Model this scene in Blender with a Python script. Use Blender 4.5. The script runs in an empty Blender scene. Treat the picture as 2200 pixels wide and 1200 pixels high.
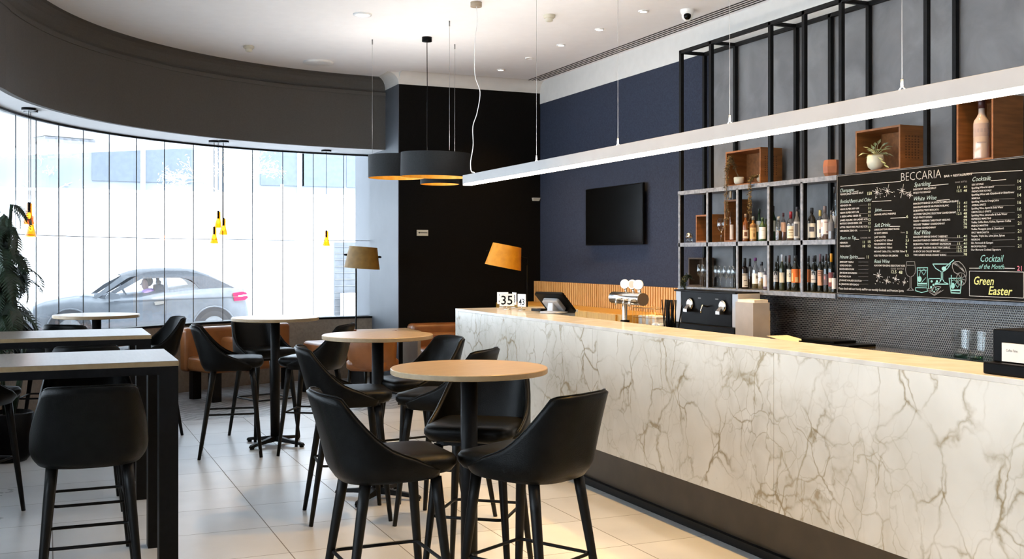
import bpy, bmesh, math, random
from math import sin, cos, pi, radians, sqrt, atan2
from mathutils import Vector, Matrix

random.seed(7)
SC = bpy.context.scene
COL = SC.collection

# ------------------------------------------------------------------ camera
FPX = 2300.0          # focal length in pixels of the 2200 px wide frame
CAMH = 1.55
YAW = 23.5
HZ = 551.0            # horizon row
cd = bpy.data.cameras.new('camera')
cd.sensor_width = 36.0
cd.lens = FPX / 2200.0 * 36.0
cd.shift_y = -(600 - HZ) / 2200.0
cd.clip_start = 0.05
cd.clip_end = 300
cam = bpy.data.objects.new('camera', cd)
cam.location = (0, 0, CAMH)
cam.rotation_euler = (radians(90), 0, radians(-YAW))
COL.objects.link(cam)
SC.camera = cam

# ------------------------------------------------------------------ world, exposure, large lights
SC.view_settings.view_transform = 'Standard'
SC.view_settings.look = 'None'
SC.view_settings.gamma = 1.0
SC.view_settings.use_curve_mapping = False
SC.view_settings.exposure = 0.8
SC.cycles.use_denoising = True
SC.cycles.max_bounces = 8
SC.cycles.diffuse_bounces = 4
SC.cycles.glossy_bounces = 3
SC.cycles.transparent_max_bounces = 16
SC.cycles.transmission_bounces = 6
SC.cycles.sample_clamp_indirect = 8.0
SC.cycles.caustics_reflective = False
SC.cycles.caustics_refractive = False

w = bpy.data.worlds.new('world')
SC.world = w
w.use_nodes = True
bg = w.node_tree.nodes['Background']
bg.inputs[0].default_value = (0.75, 0.87, 1.0, 1)
bg.inputs[1].default_value = 6.2


def lamp(name, kind, loc, energy, color, rot=(0, 0, 0), **kw):
    d = bpy.data.lights.new(name, kind)
    d.energy = energy
    d.color = color
    for k, v in kw.items():
        setattr(d, k, v)
    o = bpy.data.objects.new(name, d)
    o.location = loc
    o.rotation_euler = rot
    COL.objects.link(o)
    return o

WARM = (1.0, 0.56, 0.13)
# afternoon sun from behind the building: it lights the street and the facade opposite
lamp('sun', 'SUN', (0, -5, 20), 2.2, (1.0, .97, .93), rot=(radians(40), 0, radians(-12)), angle=radians(1.0))
S_, C_ = sin(radians(YAW)), cos(radians(YAW))


def ray(u, v):
    t = (u - 1100) / FPX
    return Vector((S_ + C_ * t, C_ - S_ * t, (HZ - v) / FPX))


def at_d(u, v, d):
    return Vector((0, 0, CAMH)) + ray(u, v) * d


def at_z(u, v, z):
    r = ray(u, v)
    return Vector((0, 0, CAMH)) + r * ((z - CAMH) / r.z)


def at_X(u, v, X):
    r = ray(u, v)
    return Vector((0, 0, CAMH)) + r * (X / r.x)


def at_Y(u, v, Y):
    r = ray(u, v)
    return Vector((0, 0, CAMH)) + r * (Y / r.y)


def flo(u, d):
    r = ray(u, HZ)
    return Vector((r.x * d, r.y * d, 0))

# ------------------------------------------------------------------ materials
_M = {}


def nodes_of(name):
    m = bpy.data.materials.new(name)
    m.use_nodes = True
    nt = m.node_tree
    return m, nt, nt.nodes, nt.links, nt.nodes['Principled BSDF']


def noise_col(nt, c1, c2, scale=8, detail=4, coord='Object', lo=.35, hi=.65, stretch=None, dist=0):
    N, L = nt.nodes, nt.links
    tc = N.new('ShaderNodeTexCoord')
    src = tc.outputs[coord]
    if stretch:
        mp = N.new('ShaderNodeMapping')
        mp.inputs['Scale'].default_value = stretch
        L.new(src, mp.inputs[0])
        src = mp.outputs[0]
    no = N.new('ShaderNodeTexNoise')
    no.inputs['Scale'].default_value = scale
    no.inputs['Detail'].default_value = detail
    no.inputs['Distortion'].default_value = dist
    L.new(src, no.inputs['Vector'])
    cr = N.new('ShaderNodeValToRGB')
    cr.color_ramp.elements[0].position = lo
    cr.color_ramp.elements[1].position = hi
    cr.color_ramp.elements[0].color = (*c1, 1)
    cr.color_ramp.elements[1].color = (*c2, 1)
    L.new(no.outputs[0], cr.inputs[0])
    return cr.outputs[0], no.outputs[0], src


def mat(name, c, rough=.5, metal=0, c2=None, scale=10, bump=0, bscale=None, stretch=None,
        spec=.5, emit=None, estr=0, coat=0, alpha=None, dist=0, trans=0):
    if name in _M:
        return _M[name]
    m, nt, N, L, b = nodes_of(name)
    if c2 is None:
        c2 = tuple(min(1, x * 1.12) for x in c)
    col, fac, src = noise_col(nt, c, c2, scale, stretch=stretch, dist=dist)
    L.new(col, b.inputs['Base Color'])
    b.inputs['Roughness'].default_value = rough
    b.inputs['Metallic'].default_value = metal
    b.inputs['Specular IOR Level'].default_value = spec
    if coat:
        b.inputs['Coat Weight'].default_value = coat
    if trans:
        b.inputs['Transmission Weight'].default_value = trans
    if emit:
        b.inputs['Emission Color'].default_value = (*emit, 1)
        b.inputs['Emission Strength'].default_value = estr
    if bump:
        no = N.new('ShaderNodeTexNoise')
        no.inputs['Scale'].default_value = bscale or scale * 4
        no.inputs['Detail'].default_value = 3
        L.new(src, no.inputs['Vector'])
        bp = N.new('ShaderNodeBump')
        bp.inputs['Strength'].default_value = bump
        bp.inputs['Distance'].default_value = .01
        L.new(no.outputs[0], bp.inputs['Height'])
        L.new(bp.outputs[0], b.inputs['Normal'])
    _M[name] = m
    return m


def thin_glass(name, tint, gloss=.06, rough=.02):
    """clear or tinted pane: tinted see-through plus a fresnel reflection"""
    if name in _M:
        return _M[name]
    m, nt, N, L, b = nodes_of(name)
    N.remove(b)
    out = [n for n in N if n.type == 'OUTPUT_MATERIAL'][0]
    tr = N.new('ShaderNodeBsdfTransparent')
    tr.inputs[0].default_value = (*tint, 1)
    gl = N.new('ShaderNodeBsdfGlossy')
    gl.inputs['Roughness'].default_value = rough
    lw = N.new('ShaderNodeLayerWeight')
    lw.inputs[0].default_value = .25
    mu = N.new('ShaderNodeMath')
    mu.operation = 'MULTIPLY_ADD'
    mu.inputs[1].default_value = .6
    mu.inputs[2].default_value = gloss
    mu.use_clamp = True
    L.new(lw.outputs['Facing'], mu.inputs[0])
    mx = N.new('ShaderNodeMixShader')
    L.new(mu.outputs[0], mx.inputs[0])
    L.new(tr.outputs[0], mx.inputs[1])
    L.new(gl.outputs[0], mx.inputs[2])
    L.new(mx.outputs[0], out.inputs[0])
    _M[name] = m
    return m


def math_n(nt, op, a, b=None, c=None, clamp=False):
    n = nt.nodes.new('ShaderNodeMath')
    n.operation = op
    n.use_clamp = clamp
    for i, x in enumerate((a, b, c)):
        if x is None:
            continue
        if isinstance(x, (int, float)):
            n.inputs[i].default_value = x
        else:
            nt.links.new(x, n.inputs[i])
    return n.outputs[0]


def mixc(nt, fac, a, b):
    n = nt.nodes.new('ShaderNodeMix')
    n.data_type = 'RGBA'
    if isinstance(fac, (int, float)):
        n.inputs[0].default_value = fac
    else:
        nt.links.new(fac, n.inputs[0])
    for i, x in ((6, a), (7, b)):
        if isinstance(x, tuple):
            n.inputs[i].default_value = (*x, 1)
        else:
            nt.links.new(x, n.inputs[i])
    return n.outputs[2]


def marble():
    m, nt, N, L, b = nodes_of('veined_marble')
    tc = N.new('ShaderNodeTexCoord')
    base = tc.outputs['Object']
    wn = N.new('ShaderNodeTexNoise')
    wn.inputs['Scale'].default_value = 2.6
    wn.inputs['Detail'].default_value = 5
    L.new(base, wn.inputs['Vector'])
    vm = N.new('ShaderNodeVectorMath')
    vm.operation = 'MULTIPLY_ADD'
    vm.inputs[1].default_value = (.34, .34, .34)
    L.new(wn.outputs['Color'], vm.inputs[0])
    L.new(base, vm.inputs[2])

    def vein(scale, width, off):
        mp = N.new('ShaderNodeMapping')
        mp.inputs['Location'].default_value = (off, off * .7, off * .3)
        mp.inputs['Rotation'].default_value = (radians(28), 0, 0)
        mp.inputs['Scale'].default_value = (1, 1.0, .72)
        L.new(vm.outputs[0], mp.inputs[0])
        vo = N.new('ShaderNodeTexVoronoi')
        vo.feature = 'DISTANCE_TO_EDGE'
        vo.inputs['Scale'].default_value = scale
        L.new(mp.outputs[0], vo.inputs['Vector'])
        x = math_n(nt, 'DIVIDE', vo.outputs['Distance'], width)
        x = math_n(nt, 'SUBTRACT', 1.0, x, clamp=True)
        return math_n(nt, 'POWER', x, 1.6)
    msk, mf, _ = noise_col(nt, (0, 0, 0), (1, 1, 1), 1.7, 3, lo=.40, hi=.66)
    msk2, mf2, _ = noise_col(nt, (0.1, .1, .1), (1, 1, 1), 3.1, 3, lo=.42, hi=.6)
    v1 = math_n(nt, 'MULTIPLY', vein(4.6, .040, 0), msk2)
    v2 = math_n(nt, 'MULTIPLY', vein(10.5, .06, 4.3), msk)
    v3 = math_n(nt, 'MULTIPLY', vein(2.3, .028, 9.1), msk2)
    v3 = math_n(nt, 'MULTIPLY', v3, 1.0)
    cl = math_n(nt, 'MULTIPLY', vein(6, .5, 2.2), msk)
    cl = math_n(nt, 'MULTIPLY', cl, .34)
    t = math_n(nt, 'ADD', math_n(nt, 'MULTIPLY', v1, .85), math_n(nt, 'MULTIPLY', v2, .5))
    t = math_n(nt, 'ADD', t, v3)
    t = math_n(nt, 'ADD', t, cl, clamp=True)
    t = math_n(nt, 'MULTIPLY', t, .9)
    vc, _, _ = noise_col(nt, (.22, .17, .09), (.34, .29, .20), 3)
    bc, _, _ = noise_col(nt, (.54, .52, .465), (.63, .61, .555), 2.2)
    L.new(mixc(nt, t, bc, vc), b.inputs['Base Color'])
    b.inputs['Roughness'].default_value = .22
    return m


def tile_floor():
    m, nt, N, L, b = nodes_of('large_floor_tiles')
    tc = N.new('ShaderNodeTexCoord')
    sx = N.new('ShaderNodeSeparateXYZ')
    L.new(tc.outputs['Object'], sx.inputs[0])

    def line(o, off, pitch, wd):
        a = math_n(nt, 'SUBTRACT', o, off)
        a = math_n(nt, 'DIVIDE', a, pitch)
        f = math_n(nt, 'FRACT', math_n(nt, 'ADD', a, 100.0))
        e = math_n(nt, 'MINIMUM', f, math_n(nt, 'SUBTRACT', 1.0, f))
        return math_n(nt, 'LESS_THAN', e, wd), math_n(nt, 'FLOOR', a)
    l1, i1 = line(sx.outputs[0], 1.17, .57, .0050)
    l2, i2 = line(sx.outputs[1], 6.19, .58, .0042)
    g = math_n(nt, 'MAXIMUM', l1, l2)
    cx = N.new('ShaderNodeCombineXYZ')
    L.new(i1, cx.inputs[0])
    L.new(i2, cx.inputs[1])
    wn = N.new('ShaderNodeTexWhiteNoise')
    L.new(cx.outputs[0], wn.inputs['Vector'])
    c, f, _ = noise_col(nt, (.505, .515, .525), (.585, .595, .602), 2.5, 6)
    tone = math_n(nt, 'MULTIPLY_ADD', wn.outputs['Value'], .14, .93)
    hs = N.new('ShaderNodeHueSaturation')
    L.new(c, hs.inputs['Color'])
    L.new(tone, hs.inputs['Value'])
    L.new(mixc(nt, g, hs.outputs[0], (.16, .15, .14)), b.inputs['Base Color'])
    r = math_n(nt, 'MULTIPLY_ADD', f, .12, .24)
    L.new(math_n(nt, 'MAXIMUM', r, math_n(nt, 'MULTIPLY', g, .7)), b.inputs['Roughness'])
    return m


def herringbone_floor():
    m, nt, N, L, b = nodes_of('herringbone_floor')
    tc = N.new('ShaderNodeTexCoord')
    sx = N.new('ShaderNodeSeparateXYZ')
    L.new(tc.outputs['Object'], sx.inputs[0])
    zz = math_n(nt, 'PINGPONG', sx.outputs[0], .22)
    q = math_n(nt, 'ADD', sx.outputs[1], zz)
    f = math_n(nt, 'FRACT', math_n(nt, 'DIVIDE', q, .13))
    l = math_n(nt, 'LESS_THAN', f, .22)
    c, _, _ = noise_col(nt, (.20, .20, .20), (.40, .40, .41), 14)
    L.new(mixc(nt, l, c, (.06, .06, .062)), b.inputs['Base Color'])
    b.inputs['Roughness'].default_value = .42
    return m


def penny_tiles():
    m, nt, N, L, b = nodes_of('penny_tiles')
    tc = N.new('ShaderNodeTexCoord')
    sx = N.new('ShaderNodeSeparateXYZ')
    L.new(tc.outputs['Object'], sx.inputs[0])
    P = .0185
    y = math_n(nt, 'DIVIDE', math_n(nt, 'ADD', sx.outputs[1], 50.0), P)
    z = math_n(nt, 'DIVIDE', math_n(nt, 'ADD', sx.outputs[2], 50.0), P)

    def disc(oy, oz):
        a = math_n(nt, 'SUBTRACT', math_n(nt, 'FRACT', math_n(nt, 'ADD', y, oy)), .5)
        c = math_n(nt, 'FRACT', math_n(nt, 'DIVIDE', math_n(nt, 'ADD', z, oz), 1.732))
        c = math_n(nt, 'MULTIPLY', math_n(nt, 'SUBTRACT', c, .5), 1.732)
        r2 = math_n(nt, 'ADD', math_n(nt, 'MULTIPLY', a, a), math_n(nt, 'MULTIPLY', c, c))
        return math_n(nt, 'SQRT', r2)
    dd = math_n(nt, 'MINIMUM', disc(0, 0), disc(.5, .866))
    g = math_n(nt, 'GREATER_THAN', dd, .435)
    c, _, _ = noise_col(nt, (.02, .018, .02), (.05, .045, .048), 60)
    L.new(mixc(nt, g, c, (.50, .45, .39)), b.inputs['Base Color'])
    L.new(math_n(nt, 'MULTIPLY_ADD', g, .5, .22), b.inputs['Roughness'])
    bp = N.new('ShaderNodeBump')
    bp.inputs['Distance'].default_value = .002
    L.new(math_n(nt, 'MINIMUM', dd, .45), bp.inputs['Height'])
    bp.invert = True
    L.new(bp.outputs[0], b.inputs['Normal'])
    return m


M_MARBLE = marble()
M_TILE = tile_floor()
M_HERR = herringbone_floor()
M_PENNY = penny_tiles()
M_CEIL = mat('white_ceiling_paint', (.90, .90, .905), .9, c2=(.92, .92, .925), spec=.2)
M_CREAM = mat('cream_cove_paint', (.72, .70, .66), .9, c2=(.75, .73, .69), spec=.2)
M_BULK = mat('taupe_bulkhead_paint', (.105, .097, .088), .75, c2=(.115, .107, .098), scale=60, spec=.3)
M_BLACKWALL = mat('near_black_wallcovering', (.0025, .0021, .0018), .8, c2=(.005, .0043, .0037), scale=90, bump=.3, bscale=300, spec=.12)
M_BLUE = mat('slate_blue_wallcovering', (.026, .033, .055), .75, c2=(.038, .047, .075), scale=70, bump=.4, bscale=350, spec=.2)
M_CONC = mat('grey_concrete_panel', (.15, .149, .151), .8, c2=(.215, .214, .217), scale=3.2, bump=.25, bscale=30, dist=.6)
M_COLGREY = mat('grey_column_paint', (.08, .09, .105), .5, c2=(.092, .102, .118), scale=3)
M_WALLG = mat('grey_side_wall', (.30, .29, .28), .85)
M_SILLWALL = mat('taupe_sill_panel', (.25, .20, .15), .6, c2=(.31, .25, .19), scale=30, spec=.3)
M_BLACKMET = mat('black_powder_coat', (.0025, .0025, .0028), .5, c2=(.005, .005, .0055), scale=40, spec=.18)
M_MIDMET = mat('grey_shelf_metal', (.13, .142, .17), .45, c2=(.24, .255, .29), scale=30)
M_STOOLLEG = mat('black_stained_leg', (.0028, .0026, .0024), .42, c2=(.005, .0046, .0042), scale=30, spec=.2)
M_LEATHER = mat('black_leatherette', (.0028, .0029, .0028), .36, c2=(.005, .0051, .0048), scale=24, bump=.12, bscale=220, spec=.10)
M_TANL = mat('tan_leather', (.20, .068, .018), .35, c2=(.28, .10, .028), scale=6, bump=.1, bscale=150)
M_OAK = mat('pale_oak_top', (.38, .25, .12), .30, c2=(.45, .31, .16), scale=7, stretch=(1, 12, 1))
M_OAKGREY = mat('washed_oak_top', (.18, .145, .115), .30, c2=(.215, .18, .145), scale=7, stretch=(12, 1, 1))
M_OAKEDGE = mat('oak_edge_band', (.25, .17, .085), .45, c2=(.30, .21, .11), scale=30)
M_SLAT = mat('golden_oak_slats', (.60, .32, .10), .5, c2=(.70, .40, .14), scale=8, stretch=(6, 6, 1))
M_SLATBACK = mat('brown_slat_backing', (.16, .075, .028), .7)
M_CABWOOD = mat('honey_cabinet_wood', (.52, .28, .05), .45, c2=(.60, .34, .07), scale=5, stretch=(1, 8, 1))
M_CRATE = mat('pine_crate_wood', (.17, .062, .014), .6, c2=(.25, .095, .024), scale=5, stretch=(1, 8, 8))
M_CRATEDK = mat('dark_crate_wood', (.06, .035, .02), .7, c2=(.10, .06, .035), scale=6)
M_CHROME = mat('brushed_steel', (.62, .60, .57), .22, 1.0, c2=(.70, .68, .65), scale=40, stretch=(1, 20, 20))
M_WHITEMET = mat('silver_lamp_body', (.33, .32, .31), .5, .2, c2=(.35, .34, .33), scale=6)
M_SILVER = mat('silver_plastic', (.42, .42, .43), .4, .2, c2=(.46, .46, .47))
M_WHITE = mat('white_plastic', (.80, .80, .79), .4)
M_CREAMP = mat('cream_plastic', (.55, .52, .42), .5)
M_GOLD = mat('gold_lining', (.85, .38, .02), .4, .2, c2=(.92, .50, .08), scale=20)
M_SHADEBLK = mat('black_shade_fabric', (.006, .007, .008), .7, c2=(.010, .011, .012), scale=80, spec=.3)
M_MUSTARD = mat('mustard_shade', (.70, .27, .006), .5, c2=(.80, .33, .012), scale=15)
M_OLIVESH = mat('olive_gold_shade', (.17, .09, .012), .5, c2=(.22, .12, .02), scale=15)
M_TVBLK = mat('tv_black_gloss', (.002, .002, .002), .25, spec=.15)
M_BLKPL = mat('black_plastic', (.003, .003, .0033), .32, c2=(.004, .004, .0043), spec=.06)
M_CHALK = mat('chalkboard', (.0028, .0025, .0022), .8, c2=(.005, .0046, .0042), scale=12, spec=.12)
M_WT = mat('chalk_white', (.52, .51, .49), .9, c2=(.60, .59, .57))
M_WTDIM = mat('chalk_grey', (.24, .235, .23), .9)
M_TEAL = mat('chalk_teal', (.22, .48, .46), .9, c2=(.30, .58, .56))
M_TEALP = mat('chalk_pale_teal', (.42, .55, .54), .9, c2=(.50, .62, .61))
M_YEL = mat('chalk_yellow', (.58, .58, .18), .9, c2=(.64, .65, .28))
M_PINK = mat('chalk_pink', (.85, .22, .30), .9)
M_PALEG = mat('chalk_pale_green', (.46, .50, .36), .9)
M_WORKTOP = mat('dark_stone_worktop', (.035, .032, .03), .1, c2=(.06, .056, .052), scale=60)
M_KICK = mat('bronze_kick_panel', (.045, .032, .018), .4, .3, c2=(.06, .043, .025), scale=6)
M_GLASS = thin_glass('clear_glass', (.93, .95, .95), .05)
M_WINGL = thin_glass('window_glass', (.97, .98, .98), .0)
M_AMBER = thin_glass('amber_glass', (.95, .40, .015), .04)
M_GREENGL = thin_glass('green_tray_glass', (.25, .45, .36), .10)
M_LEAF = mat('dark_green_leaf', (.010, .022, .012), .45, c2=(.02, .042, .022), scale=14)
M_LEAFP = mat('pale_green_leaf', (.28, .34, .16), .5, c2=(.50, .54, .34), scale=30)
M_DRY = mat('dried_trailing_leaf', (.09, .06, .025), .7, c2=(.17, .12, .05), scale=40)
M_CERAM = mat('cream_ceramic', (.70, .66, .50), .35)
M_TERRA = mat('wooden_pot', (.26, .085, .035), .5, c2=(.34, .13, .055), scale=8)
M_SOIL = mat('soil', (.03, .02, .015), .9)
M_PAPER = mat('cream_paper', (.72, .66, .58), .8)
M_CARDB = mat('grey_card', (.40, .36, .33), .7, c2=(.44, .40, .37))


def emis(name, c, s):
    if name in _M:
        return _M[name]
    m, nt, N, L, b = nodes_of(name)
    b.inputs['Base Color'].default_value = (*c, 1)
    b.inputs['Emission Color'].default_value = (*c, 1)
    b.inputs['Emission Strength'].default_value = s
    _M[name] = m
    return m

M_LED = emis('led_diffuser', (1.0, .87, .72), 9.0)
M_BULB = emis('warm_bulb', (1.0, .72, .28), 9)
M_DOWN = emis('downlight_lens', (1.0, .93, .85), 12)

# ------------------------------------------------------------------ mesh helper


class MB:
    def __init__(s):
        s.v, s.f, s.mi, s.sm = [], [], [], []

    def add(s, vs, fs, mi=0, smooth=False, mtx=None):
        o = len(s.v)
        for p in vs:
            p = Vector(p)
            s.v.append(mtx @ p if mtx else p)
        for f in fs:
            s.f.append([i + o for i in f])
            s.mi.append(mi)
            s.sm.append(smooth)
        return s

    def box(s, x0, x1, y0, y1, z0, z1, mi=0, mtx=None):
        x0, x1 = min(x0, x1), max(x0, x1)
        y0, y1 = min(y0, y1), max(y0, y1)
        z0, z1 = min(z0, z1), max(z0, z1)
        vs = [(x0, y0, z0), (x1, y0, z0), (x1, y1, z0), (x0, y1, z0), (x0, y0, z1), (x1, y0, z1), (x1, y1, z1), (x0, y1, z1)]
        return s.add(vs, [(0, 3, 2, 1), (4, 5, 6, 7), (0, 1, 5, 4), (1, 2, 6, 5), (2, 3, 7, 6), (3, 0, 4, 7)], mi, False, mtx)

    def rings(s, rs, mi=0, smooth=True, cap0=True, cap1=True, closed=True, mtx=None):
        n = len(rs[0])
        vs = [p for r in rs for p in r]
        fs = []
        for i in range(len(rs) - 1):
            for j in range(n if closed else n - 1):
                a, b = i * n + j, i * n + (j + 1) % n
                fs.append((a, b, b + n, a + n))
        s.add(vs, fs, mi, smooth, mtx)
        o = len(s.v) - len(vs)
        if cap0:
            s.f.append([o + j for j in reversed(range(n))]); s.mi.append(mi); s.sm.append(False)
        if cap1:
            k = o + (len(rs) - 1) * n
            s.f.append([k + j for j in range(n)]); s.mi.append(mi); s.sm.append(False)
        return s

    def lathe(s, prof, n=24, mi=0, cx=0, cy=0, cz=0, smooth=True, cap0=True, cap1=True, mtx=None, a0=0, a1=2 * pi):
        full = abs(a1 - a0) > 2 * pi - .01
        rs = []
        for r, z in prof:
            m = n if full else n + 1
            rs.append([(cx + r * cos(a0 + (a1 - a0) * k / n), cy + r * sin(a0 + (a1 - a0) * k / n), cz + z) for k in range(m)])
        return s.rings(rs, mi, smooth, cap0 and full, cap1 and full, full, mtx)

    def tube(s, pts, r, n=8, mi=0, r1=None, closed=False, cap=True):
        pts = [Vector(p) for p in pts]
        m = len(pts)
        rs = []
        up = None
        for i, p in enumerate(pts):
            if closed:
                t = (pts[(i + 1) % m] - pts[i - 1]).normalized()
            else:
                t = (pts[min(i + 1, m - 1)] - pts[max(i - 1, 0)]).normalized()
            if up is None:
                up = Vector((0, 0, 1)) if abs(t.z) < .9 else Vector((1, 0, 0))
            a = (up - t * up.dot(t))
            if a.length < 1e-5:
                a = t.orthogonal()
            a.normalize()
            up = a
            b = t.cross(a)
            rr = r if r1 is None else r + (r1 - r) * i / (m - 1)
            rs.append([p + (a * cos(2 * pi * k / n) + b * sin(2 * pi * k / n)) * rr for k in range(n)])
        if closed:
            rs.append(rs[0])
        return s.rings(rs, mi, True, cap and not closed, cap and not closed)

    def sphere(s, c, r, n=12, mi=0, sx=1, sy=1, sz=1, mtx=None):
        prof = []
        rs = []
        k = max(6, n // 2)
        for i in range(k + 1):
            a = -pi / 2 + pi * i / k
            rr = max(1e-4, cos(a)) * r
            rs.append([(c[0] + rr * cos(2 * pi * j / n) * sx, c[1] + rr * sin(2 * pi * j / n) * sy, c[2] + r * sin(a) * sz) for j in range(n)])
        return s.rings(rs, mi, True, True, True, True, mtx)

    def prism(s, poly, z0, z1, mi=0, mtx=None, smooth=False):
        rs = [[(x, y, z0) for x, y in poly], [(x, y, z1) for x, y in poly]]
        return s.rings(rs, mi, smooth, True, True, True, mtx)

    def build(s, name, m, parent=None, loc=None, bevel=0, sub=0, seg=2, smooth_all=False):
        me = bpy.data.meshes.new(name)
        me.from_pydata([tuple(p) for p in s.v], [], s.f)
        ms = m if isinstance(m, (list, tuple)) else [m]
        for x in ms:
            me.materials.append(x)
        me.polygons.foreach_set('material_index', s.mi)
        me.polygons.foreach_set('use_smooth', [True] * len(s.f) if smooth_all else s.sm)
        me.update()
        o = bpy.data.objects.new(name, me)
        COL.objects.link(o)
        if parent:
            o.parent = parent
        if loc is not None:
            o.location = loc
        if bevel:
            b = o.modifiers.new('bevel', 'BEVEL')
            b.width = bevel
            b.segments = seg
            b.limit_method = 'ANGLE'
            b.angle_limit = radians(40)
        if sub:
            b = o.modifiers.new('sub', 'SUBSURF')
            b.levels = sub
            b.render_levels = sub
        return o


def tag(o, label=None, cat=None, group=None, kind=None):
    if label:
        o['label'] = label
    if cat:
        o['category'] = cat
    if group:
        o['group'] = group
    if kind:
        o['kind'] = kind
    return o


def empty(name, loc=(0, 0, 0), rz=0, label=None, cat=None, group=None):
    o = bpy.data.objects.new(name, None)
    o.empty_display_size = .1
    COL.objects.link(o)
    o.location = loc
    o.rotation_euler = (0, 0, rz)
    return tag(o, label, cat, group)


def struct(o, label=None):
    o['kind'] = 'structure'
    if label:
        o['label'] = label
    return o


def copy_tree(o, parent=None):
    kids = [c for c in bpy.data.objects if c.parent == o]
    c = o.copy()
    COL.objects.link(c)
    c.parent = parent
    for k in kids:
        copy_tree(k, c)
    return c


def rrect(hx, hy, r, n=5):
    pts = []
    for cx, cy, a in ((hx - r, hy - r, 0), (-hx + r, hy - r, 90), (-hx + r, -hy + r, 180), (hx - r, -hy + r, 270)):
        for k in range(n + 1):
            t = radians(a + 90 * k / n)
            pts.append((cx + r * cos(t), cy + r * sin(t)))
    return pts

# ================================================================== SETTING
CZ = 3.75        # ceiling
WX = 5.72        # bar back wall
WY = 12.26       # black end wall
KX = 3.857       # left corner of the black wall
SOF = 2.875      # soffit of the curved bulkhead
SILL = .76

# plan of the curved glass front: an arc round WC, then a straight run to the lower left
WC = Vector((3.68, 9.27)); WR = 4.24
BC = Vector((3.737, 8.692)); BR = 4.146


def arc(c, r, a0, a1, n):
    return [Vector((c.x + r * cos(radians(a0 + (a1 - a0) * k / n)), c.y + r * sin(radians(a0 + (a1 - a0) * k / n)))) for k in range(n + 1)]


def strip(mb, pts, z0, z1, off=0.0, th=.02, mi=0):
    """a wall of thickness th following plan points, outer face shifted by off along the left normal"""
    n = len(pts)
    inn, out = [], []
    for i in range(n):
        t = (pts[min(i + 1, n - 1)] - pts[max(i - 1, 0)]).normalized()
        nn = Vector((-t.y, t.x))
        inn.append(pts[i] + nn * off)
        out.append(pts[i] + nn * (off + th))
    rs = [[(a.x, a.y, z0), (b.x, b.y, z0), (b.x, b.y, z1), (a.x, a.y, z1)] for a, b in zip(inn, out)]
    mb.rings(rs, mi, False)
    return mb

# window plan: from the column (87 deg) round to 165 deg, then straight
wpl = arc(WC, WR, 86.8, 165, 42)
tdir = Vector((-.259, -.966))
wst = [wpl[-1] + tdir * (.41 * k) for k in range(1, 34)]
WPLAN = wpl + wst
bpl = arc(BC, BR, 86.0, 170, 44)
bdir = Vector((-.24, -.971))
BPLAN = bpl + [bpl[-1] + bdir * k for k in (1, 3, 6, 9, 12.6)]

# floors
MB().add([(-6, -3, 0), (WX + .3, -3, 0), (WX + .3, 10.5, 0), (-6, 10.5, 0)], [(0, 1, 2, 3)]).build('floor', M_TILE)
struct(bpy.data.objects['floor'])
fp = [(-6, 10.5), (WX + .3, 10.5), (WX + .3, WY + 1.3), (2, 13.7), (-6, 13.7)]
struct(MB().add([(x, y, .0) for x, y in fp], [(0, 1, 2, 3, 4)]).build('floor', M_HERR))

# ceiling slab with rounded cove along the walls
struct(MB().box(-6, WX + .3, -3, 14, CZ, CZ + .12).build('ceiling', M_CEIL))
# end wall (black block with grey return face)
mb = MB().box(KX + .004, WX + .2, WY, 14.2, 0, 3.61)
struct(mb.build('wall_end', M_BLACKWALL))
struct(MB().box(KX - .006, KX + .002, WY + .002, 14.2, 0, 3.61).build('wall_column', M_COLGREY))
# cove over the black wall and its side
r = .14
prof = [(WY - r * (1 - cos(radians(a))), 3.61 + r * sin(radians(a))) for a in range(0, 91, 10)]
mb = MB()
rs = [[(x, y, z) for y, z in prof] + [(x, WY + .3, CZ), (x, WY + .3, 3.61)] for x in (KX, WX)]
mb.rings(rs, 0, False)
rs = [[(KX + WY - yy, y, z) for yy, z in prof] + [(KX + .3, y, CZ), (KX + .3, y, 3.61)] for y in (WY, 14)]
rs = [[(KX - r * (1 - cos(radians(a))), y, 3.61 + r * sin(radians(a))) for a in range(0, 91, 10)] + [(KX + .3, y, CZ), (KX + .3, y, 3.61)] for y in (WY - .0, 14)]
mb.rings(rs, 0, False)
struct(mb.build('trim_1', M_CREAM))
# bar wall: blue covering, concrete panel, white band above
struct(MB().box(WX, WX + .2, 8.43, WY, 0, 3.475).build('wall_right', M_BLUE))
struct(MB().box(WX - .012, WX + .2, -3, 8.43, 0, 3.475).build('wall_right', M_CONC))
struct(MB().box(WX - .004, WX + .2, -3, WY, 3.475, CZ).build('trim_2', M_CREAM))
# bulkhead over the windows
mb = strip(MB(), BPLAN, SOF, 3.56, 0, .05)
rs = []
n = len(BPLAN)
for i, p in enumerate(BPLAN):
    t = (BPLAN[min(i + 1, n - 1)] - BPLAN[max(i - 1, 0)]).normalized()
    nn = Vector((-t.y, t.x))     # points into the room or out?
    s = -1 if (BC - p).dot(nn) > 0 else 1
    inward = nn * -s
    ring = []
    for a in range(0, 91, 15):
        k = .17 * (1 - cos(radians(a)))
        q = p + inward * (k + .012)
        ring.append((q.x, q.y, 3.575 + (CZ - 3.575) * sin(radians(a))))
    q = p - inward * .3
    ring += [(q.x, q.y, CZ), (q.x, q.y, 3.575)]
    rs.append(ring)
struct(strip(MB(), BPLAN, SOF, 3.54, 0, .05).build('wall_bulkhead', M_BULK, smooth_all=False))
mb = MB().rings(rs, 0, False)
struct(mb.build('trim_3', M_BULK))
struct(strip(MB(), BPLAN, 3.535, 3.58, -.012 if False else 0, .06).build('trim_4', M_BULK))
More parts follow.
